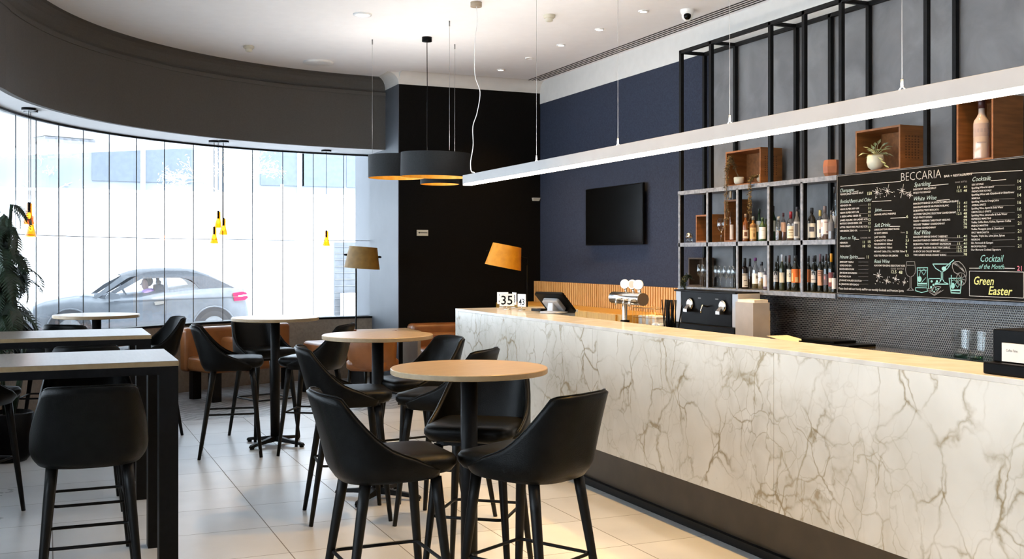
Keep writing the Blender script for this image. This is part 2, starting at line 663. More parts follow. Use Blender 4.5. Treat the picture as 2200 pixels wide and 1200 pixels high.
# soffit under the bulkhead
mb = MB()
vs, fs = [], []
outer = [WC + (p - WC) * 1.03 for p in arc(WC, WR, 86.0, 170, 44)] + [Vector((p.x - .9, p.y)) for p in BPLAN[45:]]
m = min(len(outer), len(BPLAN))
for i in range(m):
    vs += [(BPLAN[i].x, BPLAN[i].y, SOF), (outer[i].x, outer[i].y, SOF), (BPLAN[i].x, BPLAN[i].y, SOF + .02), (outer[i].x, outer[i].y, SOF + .02)]
for i in range(m - 1):
    a = i * 4
    fs += [(a, a + 1, a + 5, a + 4), (a + 2, a + 6, a + 7, a + 3), (a + 1, a + 3, a + 7, a + 5)]
struct(MB().add(vs, fs).build('ceiling', M_CEIL))
# outer wall above the glass (keeps daylight out of the ceiling void)
struct(strip(MB(), WPLAN, SOF + .02, CZ, 0, .1).build('wall_front', M_CREAM))
# sill wall below the glass
struct(strip(MB(), WPLAN, 0, SILL, -.08, .2).build('wall_sill', M_SILLWALL))
struct(strip(MB(), WPLAN, SILL, SILL + .025, -.11, .24).build('trim_5', M_BLACKMET))
struct(strip(MB(), WPLAN, 0, .16, -.095, .1).build('baseboard_front', M_MIDMET))
# the glazing: one long frameless window
win = strip(MB(), WPLAN, SILL + .025, SOF - .002, 0, .008).build('window_1', M_WINGL)
struct(win)
strip(MB(), WPLAN, SOF - .022, SOF - .003, -.015, .035).build('window_frame', M_BLACKMET, win)
strip(MB(), WPLAN, 1.752, 1.760, -.002, .012).build('glazing_bar', M_MIDMET, win)
mb = MB()
for k in range(15):
    a = 86.81 + 5.5 * k
    if a > 166:
        break
    c = Vector((WC.x + (WR - .004) * cos(radians(a)), WC.y + (WR - .004) * sin(radians(a))))
    mt = Matrix.Translation((c.x, c.y, 0)) @ Matrix.Rotation(radians(a), 4, 'Z')
    mb.box(-.0005, .0085, -.0032, .0032, SILL + .02, SOF - .01, 0, mt)
mb.build('glass_joint', M_BLACKMET, win)
mb = MB()
for p in wst:
    mt = Matrix.Translation((p.x, p.y, 0)) @ Matrix.Rotation(radians(165), 4, 'Z')
    mb.box(-.0005, .0085, -.0032, .0032, SILL + .02, SOF - .01, 0, mt)
mb.build('glass_joint', M_BLACKMET, win)
# wall behind the photographer
struct(MB().box(-6, WX + .2, -3.2, -3, 0, CZ).build('wall_back', mat('dark_back_wall', (.05, .045, .04), .8)))

# ceiling slot diffuser
mb = MB()
for k in range(4):
    x = 5.50 + .047 * k
    mb.box(x, x + .016, 1.0, 12.15, CZ - .004, CZ + .002)
slot = mb.build('air_slot', M_BLACKMET)
tag(slot, 'long black four-line air slot running along the ceiling edge above the bar', 'air vent')

# downlights
def downlight(x, y, r, lit, label, group=None, spot=0):
    t = empty('downlight', (x, y, CZ), 0, label, 'ceiling light', group)
    MB().lathe([(r, 0), (r, -.012), (r * .72, -.014), (r * .7, -.004)], 24, cap0=False, cap1=False).build('trim_ring', M_WHITE, t)
    MB().lathe([(r * .7, -.006), (.001, -.006)], 24, cap0=False, cap1=False).build('lens', M_DOWN if lit else M_WHITE, t)
    if spot:
        lamp('downlight_beam', 'SPOT', (x, y, CZ - .03), spot, WARM, spot_size=radians(88), spot_blend=.7, shadow_soft_size=.06)
    return t

names = ['furthest of the row', '', 'middle of the row', 'second nearest of the row', 'nearest the dome camera']
for k, y in enumerate((11.6, 10.79, 9.99, 9.15, 8.32)):
    downlight(4.9, y, .045, k != 1, 'small lit round ceiling downlight over the bar, ' + names[k] if k != 1 else 'small unlit round ceiling downlight over the bar, second furthest of the row', 'row of small ceiling downlights over the bar', 40)
downlight(2.63, 9.45, .085, True, 'larger flat round white ceiling light above the drum pendant', None, 0)
v = empty('ceiling_speaker', (2.82, 11.97, CZ), 0, 'large flat round white disc flush in the ceiling near the bulkhead', 'speaker')
MB().lathe([(.17, 0), (.17, -.018), (.15, -.022), (.001, -.022)], 32, cap0=False, cap1=False).build('grille', M_WHITE, v)
for (x, y, lb, sx) in ((4.2, 8.81, 'white smoke detector on the ceiling beside the LED bar cable', 1), (1.94, 11.36, 'small grey smoke detector on the ceiling near the curved bulkhead', 1)):
    t = empty('smoke_detector', (x, y, CZ), 0, lb, 'smoke detector')
    MB().lathe([(.055, 0), (.055, -.02), (.045, -.03)], 20, cap0=False).build('base', M_CREAMP, t)
    MB().lathe([(.034, -.03), (.034, -.055), (.02, -.062), (.001, -.062)], 20, cap0=False, cap1=False).build('sensor', M_CREAMP, t)
t = empty('dome_camera', (5.24, 8.13, CZ), 0, 'white dome security camera on the ceiling beside the air slot', 'security camera')
MB().lathe([(.062, 0), (.062, -.02), (.05, -.05)], 24, cap0=False).build('housing', M_WHITE, t)
MB().sphere((0, 0, -.055), .05, 20).build('ball', M_WHITE, t)
d_ = (Vector((0, 0, CAMH)) - Vector((5.24, 8.13, CZ - .055))).normalized()
MB().sphere(tuple(Vector((0, 0, -.055)) + d_ * .022), .037, 16).build('lens', M_TVBLK, t)

# warm spot lamps of the foreground ceiling (out of view) that pool on the floor before the bar
for (x, y) in ((2.85, 4.7), (2.85, 3.3), (2.85, 1.9), (2.85, 6.1)):
    downlight(x, y, .05, True, 'small warm ceiling downlight above the floor in front of the bar, out of frame', 'downlights before the bar', 138)
for (x, y) in ((4.6, 3.4), (4.6, 5.0), (4.6, 6.6), (4.6, 7.9)):
    downlight(x, y, .05, True, 'small ceiling downlight above the aisle behind the bar, out of frame', 'downlights behind the bar', 170)

# ================================================================== BAR COUNTER
CXF, CY1 = 3.27, 8.76
bar = empty('bar_counter', (CXF, 5, 0), 0, 'long white marble bar counter with dark recessed kick panel', 'counter')
def rel(mbuild, *a):
    return mbuild
def child(o, parent):
    o.parent = parent
    o.matrix_parent_inverse = Matrix.Translation(-parent.location) if parent.rotation_euler.z == 0 else parent.matrix_world.inverted()
    return o
# front panels with a joint at u=1662
mb = MB()
yj = at_X(1662, 900, CXF).y
ys = [CY1, yj + 1.9, yj, yj - 1.9, 0.6]
pn = []
for a, b in zip(ys[:-1], ys[1:]):
    o = MB().box(CXF, CXF + .03, b + .0012, a - .0012, .30, 1.078).build('front_panel', M_MARBLE, bevel=.0015)
    child(o, bar)
o = MB().box(CXF + .03, CXF + .38, CY1 - .03, CY1, .30, 1.078).build('end_panel', M_MARBLE); child(o, bar)
# top: ledge plus return by the till
ledge = [(CXF, .6), (CXF + .385, .6), (CXF + .385, 8.15), (4.16, 8.15), (4.16, CY1), (CXF, CY1)]
M_MTOP = mat('pale_marble_top', (.50, .475, .43), .2, c2=(.60, .58, .54), scale=4, dist=1.5)
o = MB().prism(ledge, 1.078, 1.10).build('marble_top', M_MTOP, bevel=.002); child(o, bar)
o = MB().box(CXF + .13, CXF + .16, .6, CY1 - .13, 0, .30).build('kick_panel', M_KICK); child(o, bar)
o = MB().box(CXF + .10, CXF + .13, .6, CY1 - .12, 0, .045).build('kick_foot_strip', M_BLACKMET); child(o, bar)  # black strip along the foot of the kick panel
o = MB().box(CXF + .03, CXF + .36, .6, CY1 - .03, .30, 1.078).box(CXF + .16, CXF + .9, .6, 8.2, 0, .30).build('carcass', M_BLACKMET); child(o, bar)
o = MB().box(CXF + .36, CXF + .95, .6, 8.1, .30, .88).build('under_cabinet', M_BLACKMET); child(o, bar)
o = MB().box(CXF + .362, CXF + .96, .6, 8.12, .88, .90).build('inner_worktop', M_CHROME); child(o, bar)
o = MB().box(CXF + .38, 4.14, 8.17, CY1 - .03, 0, 1.076).build('return_cabinet', M_MARBLE); child(o, bar)

# back counter with dark reflective top
bc = empty('back_counter', (5.4, 4, 0), 0, 'low back counter with a glossy dark stone worktop under the tiles', 'counter')
child(MB().box(5.12, WX - .03, .6, 8.9, .0, .87).build('cabinet', M_BLACKMET), bc)
child(MB().box(5.08, WX - .028, .6, 8.95, .87, .90).build('worktop', M_WORKTOP, bevel=.003), bc)
struct(MB().box(WX - .03, WX - .011, .6, 8.43, .90, 1.252).build('wall_tiles', M_PENNY))

# slatted panel and honey cabinet
sl = empty('slatted_panel', (5.6, 10, 0), 0, 'golden oak slatted wainscot panel against the blue wall', 'wall panel')
child(MB().box(5.665, WX - .002, 7.98, 12.2, .905, 1.235).build('backing', M_SLATBACK), sl)
mb = MB()
y = 12.19
nsl = 0
while y > 8.0:
    mb.box(5.60, 5.665, y - .027, y, .905, 1.245)
    y -= .048
    nsl += 1
child(mb.build('slats', M_SLAT), sl)
hc = empty('wooden_cabinet', (5.3, 10, 0), 0, 'honey coloured wooden cabinet with small brass lock below the slats', 'cabinet')
child(MB().box(5.10, 5.598, 8.96, 12.2, 0, .99).build('carcass', M_CABWOOD), hc)
yy = 12.18
while yy > 9.3:
    d = child(MB().box(5.08, 5.098, yy - .60, yy - .004, .06, .985).build('door', M_CABWOOD, bevel=.002), hc)
    yy -= .605
y0 = at_X(1315, 680, 5.08).y
child(MB().box(5.066, 5.08, y0 - .07, y0 + .07, .86, .91).build('lock_plate', mat('brass', (.35, .24, .06), .35, .8)), hc)

# ================================================================== SHELVING
SXF, SXB = 5.40, 5.66
sh = empty('bar_shelving', (5.5, 7, 1.27), 0, 'tall open black steel frame with three grey shelves above the back counter', 'shelves')
fy = [8.51, 8.05, 7.60, 7.17, 6.75, 6.33]
P = .032
for y in (8.51, 8.02, 7.17, 6.745, 6.32, 5.48, 4.2, 3.4):
    child(MB().box(SXF + .004, SXF + .004 + P, y - P / 2, y + P / 2, 2.155 if y > 6 or True else 1.3, 3.465).build('post', M_BLACKMET), sh)
for y in (8.51, 8.02, 7.17, 6.745, 6.32, 5.48, 4.2):
    child(MB().box(SXB, SXB + P, y - P / 2, y + P / 2, 1.27, 3.465).build('post', M_BLACKMET), sh)
for y in fy:
    child(MB().box(SXF + .004, SXF + .004 + P, y - P / 2, y + P / 2, 1.28, 2.13).build('post', M_BLACKMET), sh)
for x in (SXF + .004, SXB):
    child(MB().box(x, x + P, 3.0, 8.526, 3.435, 3.467).build('rail', M_BLACKMET), sh)
for y in (8.51, 8.02, 7.17, 6.32, 5.48, 4.2):
    child(MB().box(SXF + .03, SXB, y - P / 2, y + P / 2, 3.437, 3.465).build('cross_bar', M_BLACKMET), sh)
for z in (1.272, 1.676, 2.155):
    e = 8.53
    child(MB().box(SXF + .012, SXB + .04, 3.0, e, z - .022, z).build('shelf', M_MIDMET), sh)
    child(MB().box(SXF - .006, SXF + .012, 3.0 if z > 2 else 6.36, e, z - .034, z + .002).build('shelf_edge', M_MIDMET), sh)
for y in fy:
    child(MB().box(SXF - .006, SXF + .003, y - .013, y + .013, 1.27, 2.13).build('upright_trim', M_MIDMET), sh)

def crate(u0, u1, vt, zb, X, depth, label, m=M_CRATE, name='wooden_crate', print_=False):
    a = at_X(u0, vt, X)
    b = at_X(u1, vt, X)
    ht = at_X(u0, vt, X).z - zb
    ya, yb = a.y, b.y
    t = empty(name, (X + depth / 2, (ya + yb) / 2, zb), 0, label, 'crate')
    h = (ya - yb) / 2
    th = .014
    MB().box(-depth / 2, depth / 2, -h, h, 0, th).build('bottom_board', m, t)
    MB().box(-depth / 2, depth / 2, -h, h, ht - th, ht).build('top_board', m, t)
    for s in (-1, 1):
        MB().box(-depth / 2, depth / 2, s * h, s * (h - th), th, ht - th).build('side_board', m, t)
    MB().box(depth / 2 - .01, depth / 2, -h + th, h - th, th, ht - th).build('back_board', m, t)
    if print_:
        mb = MB()
        random.seed(3)
        for k, (z0, w_) in enumerate(((.32, .003), (.40, .004), (.49, .003), (.57, .004), (.65, .003))):
            for j in range(9):
                xx = -depth * .25 + (k - .5) * .028
                zz = ht * .25 + j * ht * .06
                mb.box(xx, xx + .012, -h - .0012, -h, zz, zz + ht * .04 * random.uniform(.5, 1))
        mb.build('stencilled_print', mat('dark_print', (.08, .03, .01), .8), t)
    return t, ya, yb, ht

crA = crate(1559, 1634, 327, 2.157, SXF + .03, .22, 'pine crate on the top shelf with two trailing plants in it', print_=True)
crB = crate(1838, 1934, 282, 2.157, SXF + .02, .24, 'pine crate above the menu board holding a succulent in a cream pot', print_=True)
crC = crate(2055, 2134, 214, 2.157, SXF + .02, .26, 'tall pine crate above the menu board holding a large clear bottle')
crD = crate(1495, 1531, 462, 1.678, SXF + .04, .18, 'low wooden crate on the middle shelf behind a stemmed glass')
crE = crate(1556, 1586, 430, 1.678, SXF + .05, .14, 'tall narrow wooden crate on the middle shelf under trailing plants')
crF = crate(1479, 1510, 553, 1.274, SXF + .13, .12, 'dark brown crate on the bottom shelf behind wine glasses', M_CRATEDK)

# ------------------------------------------------------------------ menu board
BX = 5.375
bl = at_X(1797, 378, BX)
Y1b, ZT, ZB = bl.y, 2.152, 1.274
Y0b = 4.60
board = empty('menu_board', (BX, (Y1b + Y0b) / 2, ZB), 0, 'large chalkboard drinks menu with coloured lettering and drawings', 'menu board')
child(MB().box(BX, BX + .018, Y0b, Y1b, ZB, ZT).build('panel', M_CHALK), board)
mb = MB()
for (a, b, c, d) in ((Y0b + .01, Y1b - .012, ZT - .008, ZT - .005), (Y0b + .01, Y1b - .012, ZB + .006, ZB + .009), (Y1b - .012, Y1b - .009, ZB + .006, ZT - .005), (Y0b + .012, Y0b + .015, ZB + .006, ZT - .005)):
    mb.box(BX - .0012, BX, a, b, c, d)
child(mb.build('chalk_border', M_WTDIM), board)


def text_mesh(txt, shear=0, bold=0):
    c = bpy.data.curves.new('t', 'FONT')
    c.body = txt
    c.size = 1
    c.shear = shear
    c.offset = bold
    c.resolution_u = 2
    o = bpy.data.objects.new('t', c)
    COL.objects.link(o)
    bpy.context.view_layer.update()
    me = bpy.data.meshes.new_from_object(o.evaluated_get(bpy.context.evaluated_depsgraph_get()))
    vs = [v_.co.copy() for v_ in me.vertices]
    fs = [list(p.vertices) for p in me.polygons]
    bpy.data.objects.remove(o)
    bpy.data.curves.remove(c)
    bpy.data.meshes.remove(me)
    return vs, fs


def btext(mb, txt, u0, v0, u1, cap, X=BX, shear=0, bold=0, eps=.0014):
    """chalk text on the board: left baseline (u0,v0), right end u1, capital height cap (pixels)"""
    vs, fs = text_mesh(txt, shear, bold)
    if not vs:
        return
    x0, x1 = min(p.x for p in vs), max(p.x for p in vs)
    h = .70
    a = at_X(u0, v0, X - eps)
    b = at_X(u1, v0, X - eps)
    up = at_X(u0, v0 - cap, X - eps).z - a.z
    sx = (a.y - b.y) / (x1 - x0)
    sz = up / h
    mb.add([(X - eps, a.y - (p.x - x0) * sx, a.z + p.y * sz) for p in vs], fs)


def A(x, y):
    return 1780 + x / 4.4455, 370 + y / 4.4455


def Cc(x, y):
    return 1780 + x / 3.75, 340 + y / 3.75


items, heads, prices, dim = MB(), MB(), MB(), MB()
KA = 4.4455
for t_, x, y, x1 in (('PERRIER JOUET GRAND BRUT', 112, 219, 333), ('HEINEKEN 5%', 112, 326, 215), ('HAHN SUPER DRY 4.6%', 112, 361, 292),
                     ('HAHN SUPER DRY 3.5%', 112, 395, 290), ('5 SEEDS APPLE CIDER 5%', 112, 430, 310), ('JAMES SQUIRE 150 LASHES 4.2%', 110, 466, 375),
                     ("MATSO'S GINGER BEER 3.5%", 110, 498, 320), ('LITTLE CREATURES PALE ALE 5.2%', 110, 533, 373), ('HEINEKEN ZERO 0%', 110, 568, 275),
                     ('HEINEKEN', 110, 680, 183), ('SWAN DRAFT', 110, 713, 210),
                     ('SMIRNOFF VODKA', 108, 862, 240), ('GORDONS GIN', 108, 896, 217), ('BUNDABERG RUM', 106, 930, 243), ('JIM BEAM BOURBON', 106, 966, 272),
                     ('BACARDI RUM', 105, 1000, 213), ('JOHNNIE WALKER SCOTCH', 103, 1037, 315), ('EL JIMADOR REPOSADO', 102, 1073, 290),
                     ('ORANGE, APPLE, PINEAPPLE', 437, 411, 643), ('CHECK OUT OUR GREAT RANGE', 437, 555, 677), ('OF SOFT DRINKS', 437, 589, 565),
                     ('JUST WATER', 437, 626, 547), ('CHINOTTO 330ml', 437, 660, 612), ('PELLEGRINO 500ml', 437, 693, 605), ('PELLEGRINO 750ml', 437, 727, 607),
                     ('MOUNT OSSA STILL WATER 750ml', 437, 764, 728), ('ICED TEA PEACH OR LEMON', 435, 803, 662), ("ALKOOMI 'GRAZING SELECTION' ROSE", 435, 896, 730)):
    u, v = A(x, y)
    btext(items, t_, u, v, A(x1, 0)[0], 16 / KA, bold=.012)
u, v = A(98, 1116)
btext(items, 'Please check with our friendly staff for our monthly Cocktails and Premium Spirits', u, v, A(718, 0)[0], 20 / KA, bold=.01)
for t_, x, y, x1, cap in (('150', 372, 216, 413, 28), ('11', 380, 318, 398, 22), ('11', 380, 352, 398, 22), ('10', 380, 388, 402, 22), ('11', 380, 424, 398, 22), ('12', 380, 462, 402, 22),
                          ('12', 380, 496, 402, 22), ('11', 380, 532, 398, 22), ('9', 385, 567, 398, 22), ('11', 328, 677, 344, 24), ('15', 377, 674, 402, 24), ('10', 326, 716, 350, 24), ('12', 377, 714, 402, 24),
                          ('11', 365, 822, 383, 30), ('6', 742, 435, 760, 26), ('5', 742, 586, 757, 24), ('5', 740, 625, 754, 24), ('5.5', 737, 660, 768, 24), ('6', 736, 692, 752, 24), ('9', 736, 727, 750, 24),
                          ('9', 736, 766, 750, 24), ('6.5', 733, 803, 765, 24), ('12.5', 598, 963, 648, 30), ('48', 670, 968, 705, 30)):
    u, v = A(x, y)
    btext(prices, t_, u, v, A(x1, 0)[0], cap / KA, bold=.01)
for t_, x, y, x1, cap in (('SCHOONER  PINT', 305, 632, 405, 13), ('GLASS  BOTTLE', 595, 927, 720, 16), ('from', 690, 580, 728, 14)):
    u, v = A(x, y)
    btext(dim, t_, u, v, A(x1, 0)[0], cap / KA)
for t_, x, y, x1, cap in (('Champagne', 112, 192, 245, 36), ('Bottled Beers and Cider', 112, 295, 413, 34), ('Beers on Tap', 110, 641, 262, 32), ('House Spirits', 108, 822, 280, 34),
                          ('Juices', 440, 374, 508, 34), ('Soft Drinks', 440, 522, 590, 36), ('Rosé Wine', 437, 864, 583, 34)):
    u, v = A(x, y)
    hm = MB()
    btext(hm, t_, u, v, A(x1, 0)[0], cap / KA, shear=.35, bold=-.005)
    child(hm.build('section_heading', M_TEALP), board)
KC = 3.75
wl = [('BANCROFT BRIDGE BRUT', 258, 868, '11', '41', 238), ('MOJO PROSECCO', 285, 822, '12.5', '48', 268)]
wl += [(t_, y, x1, a, b, y - 6) for t_, y, x1, a, b in (
    ('BANCROFT BRIDGE SAUVIGNON SEMILLON BLANC', 372, 1048, '11', '41'), ('BANCROFT BRIDGE SAUVIGNON BLANC', 401, 970, '11', '41'),
    ("DE BORTOLI 'VIVO' MOSCATO", 429, 888, '11', '41'), ("ALKOOMI 'GRAZING SELECTION' CHARDONNAY", 457, 1028, '12.5', '48'),
    ('MOJO PINOT GRIGIO', 484, 835, '', '48'), ("SHAW + HERRING 'SABOTAGE' RIESLING", 512, 980, '', '59'), ("HEGGIES 'TREBBIA' CHARDONNAY", 540, 938, '', '76'), ('ST HUGO CHARDONNAY', 568, 865, '', '78'),
    ('BANCROFT BRIDGE SHIRAZ CABERNET', 640, 960, '11', '41'), ('BANCROFT BRIDGE CABERNET MERLOT', 669, 960, '', '41'), ("DE BORTOLI 'VIVO' CABERNET SAUVIGNON", 698, 985, '11', '41'),
    ("ALKOOMI 'GRAZING SELECTION' SHIRAZ", 727, 980, '12.5', '48'), ("LA BOCA 'LAS CALLES' MALBEC", 756, 900, '13.5', '55'), ("TWO HANDS 'ANGELS SHARE' SHIRAZ", 785, 950, '', '78'))]
for t_, y, x1, a, b, yp in wl:
    u, v = Cc(684, y)
    btext(items, t_, u, v, Cc(x1, 0)[0], 14 / KC, bold=.012)
    if a:
        u, v = Cc(1034 if len(a) > 2 else 1040, yp + 4)
        btext(prices, a, u, v, Cc(1072 if len(a) > 2 else 1058, 0)[0], 20 / KC, bold=.01)
    u, v = Cc(1088, yp + 2)
    btext(prices, b, u, v, Cc(1116, 0)[0], 20 / KC, bold=.01)
for t_, x, y, x1, cap in (('Sparkling', 690, 228, 825, 34), ('White Wine', 688, 342, 870, 34), ('Red Wine', 688, 614, 820, 34), ('Cocktails', 1160, 186, 1308, 36)):
    u, v = Cc(x, y)
    hm = MB()
    btext(hm, t_, u, v, Cc(x1, 0)[0], cap / KC, shear=.35, bold=-.005)
    child(hm.build('section_heading', M_TEALP), board)
u, v = Cc(1020, 199)
btext(dim, 'GLASS  BOTTLE', u, v, Cc(1116, 0)[0], 12 / KC)
ck = [('KIR ROYALE', 'Sparkling Wine & Liqueur', '14', 1248, 1335), ('FRENCH KIR ROYALE', 'Sparkling Wine with Chambord or Elderflower', '15', 1312, 1498), ('MIMOSA', 'Sparkling Wine & Orange Juice', '14', 1222, 1372),
      ('APEROL SPRITZ', 'Sparkling Wine, Aperol & Soda Water', '16', 1268, 1408), ('LIMONCELLO SPRITZ', 'Sparkling Wine, Limoncello & Soda Water', '16', 1312, 1440), ('ESPRESSO MARTINI', 'Vodka, Coffee Bean, Kahlua, Espresso Coffee', '21', 1308, 1470),
      ('FRENCH MARTINI', 'Vodka, Pineapple Juice & Chambord', '21', 1285, 1410), ('SPICY MARGARITA', 'Tequila, Triple Sec, Lime Juice, Spices', '21', 1293, 1420), ('NEGRONI', 'Gin, Vermouth & Campari', '21', 1218, 1326), ('MICROPOLITAN', 'Our Mercure Cocktail Signature', '21', 1270, 1388)]
py = [195, 250, 307, 365, 420, 475, 532, 595, 655, 715]
for k, (a, b, p_, x1, x2) in enumerate(ck):
    y = 219 + 55.2 * k
    u, v = Cc(1155 - k * .5, y)
    btext(items, a, u, v, Cc(x1, 0)[0], 14 / KC, bold=.012)
    u, v = Cc(1153 - k * .5, y + 27)
    btext(items, b, u, v, Cc(x2, 0)[0], 15 / KC, bold=.012)
    u, v = Cc(1524, py[k] + 2)
    btext(prices, p_, u, v, Cc(1552, 0)[0], 26 / KC, bold=.005)
child(items.build('item_lettering', M_WT), board)
child(prices.build('price_lettering', M_PALEG), board)
child(dim.build('small_lettering', M_WTDIM), board)
mb = MB()
u, v = Cc(585, 184)
btext(mb, 'BECCARIA', u, v, Cc(907, 0)[0], 68 / KC, bold=-.018)
u, v = Cc(932, 153)
btext(mb, 'BAR + RESTAURANT', u, v, Cc(1160, 0)[0], 17 / KC, bold=.02)
child(mb.build('title_lettering', M_WT), board)
mb = MB()
u, v = Cc(1225, 832); btext(mb, 'Cocktail', u, v, Cc(1412, 0)[0], 56 / KC, shear=.3)
u, v = Cc(1212, 888); btext(mb, 'of the Month', u, v, Cc(1415, 0)[0], 38 / KC, shear=.35)
child(mb.build('feature_lettering', M_TEAL), board)
mb = MB()
u, v = Cc(1520, 903); btext(mb, '21', u, v, Cc(1556, 0)[0], 38 / KC)
child(mb.build('feature_price', M_PINK), board)
mb = MB()
u, v = Cc(1172, 1015); btext(mb, 'Green', u, v, Cc(1332, 0)[0], 66 / KC, shear=.25, bold=.012)
u, v = Cc(1288, 1095); btext(mb, 'Easter', u, v, Cc(1482, 0)[0], 66 / KC, shear=.25, bold=.012)
child(mb.build('special_lettering', M_YEL), board)


def stroke(mb, pts, w_, eps=.0014, closed=False, X=BX):
    """a chalk line (board pixel points) as a thin ribbon on the board"""
    q = [at_X(u, v, X - eps) for u, v in pts]
    if closed:
        q.append(q[0])
    for a, b in zip(q[:-1], q[1:]):
        dy, dz = b.y - a.y, b.z - a.z
        l = sqrt(dy * dy + dz * dz) or 1
        ny, nz = -dz / l * w_ / 2, dy / l * w_ / 2
        ey, ez = dy / l * w_ * .3, dz / l * w_ * .3
        vs = [(a.x, a.y + ny - ey, a.z + nz - ez), (a.x, a.y - ny - ey, a.z - nz - ez), (b.x, b.y - ny + ey, b.z - nz + ez), (b.x, b.y + ny + ey, b.z + nz + ez)]
        mb.add(vs, [(0, 1, 2, 3)])


lines = MB()
for (x0, y0_, x1, y1_) in ((97, 225, 583, 185), (1110, 122, 1562, 97), (205, 268, 240, 262), (350, 347, 505, 340), (820, 220, 965, 206), (872, 340, 975, 330), (1308, 180, 1430, 170), (430, 422, 510, 420), (495, 548, 575, 547),
                           (218, 652, 245, 652), (238, 804, 290, 803), (500, 482, 620, 476), (1135, 884, 1212, 884), (1418, 884, 1500, 886)):
    u0, v0 = Cc(x0, y0_)
    u1, v1 = Cc(x1, y1_)
    stroke(lines, [(u0, v0), (u1, v0 + (v1 - v0))], .0035)
for (x0, y0_, x1, y1_) in ((1135, 907, 1572, 915), (1572, 915, 1572, 1125), (1572, 1125, 1135, 1107), (1135, 1107, 1135, 907)):
    stroke(lines, [Cc(x0, y0_), Cc(x1, y1_)], .003)
# faint rules under the items
rules = MB()
for y in (388, 455, 486, 520, 555, 592):
    stroke(rules, [Cc(250, y - 10), Cc(315, y - 12)], .0012)
for k in range(6):
    y = 648 + 29 * k
    stroke(rules, [Cc(900, y - 8), Cc(1085, y - 8)], .0012)
for k in range(7):
    y = 835 + 29.5 * k
    stroke(rules, [Cc(240, y), Cc(320, y)], .0012)
for k in range(10):
    y = 232 + 55 * k
    stroke(rules, [Cc(1320, y - 14), Cc(1500, y - 18)], .0012)
child(rules.build('ruled_line', M_WTDIM), board)
child(lines.build('chalk_line', M_WT), board)
stars = MB()
random.seed(11)
for (x, y, r_) in ((388, 272, 50), (475, 262, 58), (594, 262, 62), (657, 295, 36), (403, 945, 50), (470, 985, 34), (540, 970, 32), (610, 998, 26)):
    for k in range(8):
        a = pi / 4 * k + .25
        l = r_ * (1 if k % 2 == 0 else .55) * random.uniform(.75, 1.05)
        stroke(stars, [Cc(x, y), Cc(x + l * cos(a) * .8, y + l * sin(a))], .003)
for _ in range(46):
    x, y = random.uniform(355, 660), random.uniform(230, 315)
    if _ > 26:
        x, y = random.uniform(365, 640), random.uniform(950, 1010)
    stroke(stars, [Cc(x, y), Cc(x + 4, y + 3)], .004)
child(stars.build('star_drawing', M_WT), board)


def D(x, y):
    return 1880 + x / 10, 540 + y / 10


def ell(cx, cy, rx, ry, a0=0, a1=360, n=20):
    return [D(cx + rx * cos(radians(a0 + (a1 - a0) * k / n)), cy + ry * sin(radians(a0 + (a1 - a0) * k / n))) for k in range(n + 1)]


dr, dr2 = MB(), MB()
# wine glass
stroke(dr2, [D(680, 215), D(850, 215)], .003)
stroke(dr2, [D(680, 215), D(655, 380), D(665, 460), D(700, 520), D(750, 540), D(750, 780), D(690, 830)], .0035)
stroke(dr2, [D(850, 215), D(868, 380), D(860, 460), D(820, 520), D(775, 540), D(775, 780), D(825, 825)], .0035)
stroke(dr2, [D(685, 830), D(830, 830)], .004)
stroke(dr2, [D(690, 295), D(840, 295)], .003)
# highball
stroke(dr, [D(905, 350), D(1130, 345), D(1115, 740), D(915, 735)], .005, closed=True)
stroke(dr, [D(935, 405), D(1110, 400)], .003)
stroke(dr, [D(1000, 430), D(1045, 370), D(1095, 430), D(1045, 505)], .003, closed=True)
stroke(dr, [D(1000, 660), D(1090, 560)], .003)
stroke(dr, [D(950, 520), D(975, 430), D(960, 340)], .003)
stroke(dr, [D(925, 690), D(1110, 690)], .010)


def blob(mb, cx, cy, rx, ry):
    pts = ell(cx, cy, rx, ry, n=18)[:-1]
    q = [at_X(u, v, BX - .0012) for u, v in pts]
    mb.add([tuple(p) for p in q], [list(range(len(q)))])


blob(dr, 955, 590, 45, 62)
# crackers
stroke(dr, [D(1150, 790), D(1150, 590), D(1170, 580), D(1400, 580), D(1395, 640)], .006)
for c in ((1215, 640), (1255, 715), (1330, 640), (1205, 765), (1305, 690)):
    blob(dr, c[0], c[1], 22, 26)
stroke(dr2, [D(1290, 740), D(1415, 760), D(1300, 890), D(1190, 850)], .004, closed=True)
stroke(dr2, [D(1165, 870), D(1275, 945), D(1470, 825)], .003)
stroke(dr2, [D(1200, 890), D(1275, 925), D(1410, 840)], .003)
for c in ((1305, 780), (1355, 800), (1230, 830), (1270, 860), (1310, 820)):
    blob(dr, c[0], c[1], 16, 14)
# knife
stroke(dr, [D(870, 775), D(1115, 780), D(1125, 850), D(1000, 880), D(870, 840)], .005, closed=True)
stroke(dr2, [D(1120, 800), D(1260, 800), D(1180, 845), D(1120, 845)], .003)
# coupe
stroke(dr, [D(1240, 268), D(1620, 268)], .006)
stroke(dr, [D(1240, 268), D(1300, 360), D(1380, 410), D(1420, 430), D(1425, 600), D(1380, 670), D(1290, 690)], .005)
stroke(dr, [D(1620, 268), D(1560, 360), D(1500, 410), D(1455, 430), D(1455, 600), D(1490, 660), D(1565, 690)], .005)
stroke(dr, [D(1285, 698), D(1570, 700)], .007)
stroke(dr, [D(1500, 340), D(1690, 180)], .006)
blob(dr, 1480, 365, 50, 45)
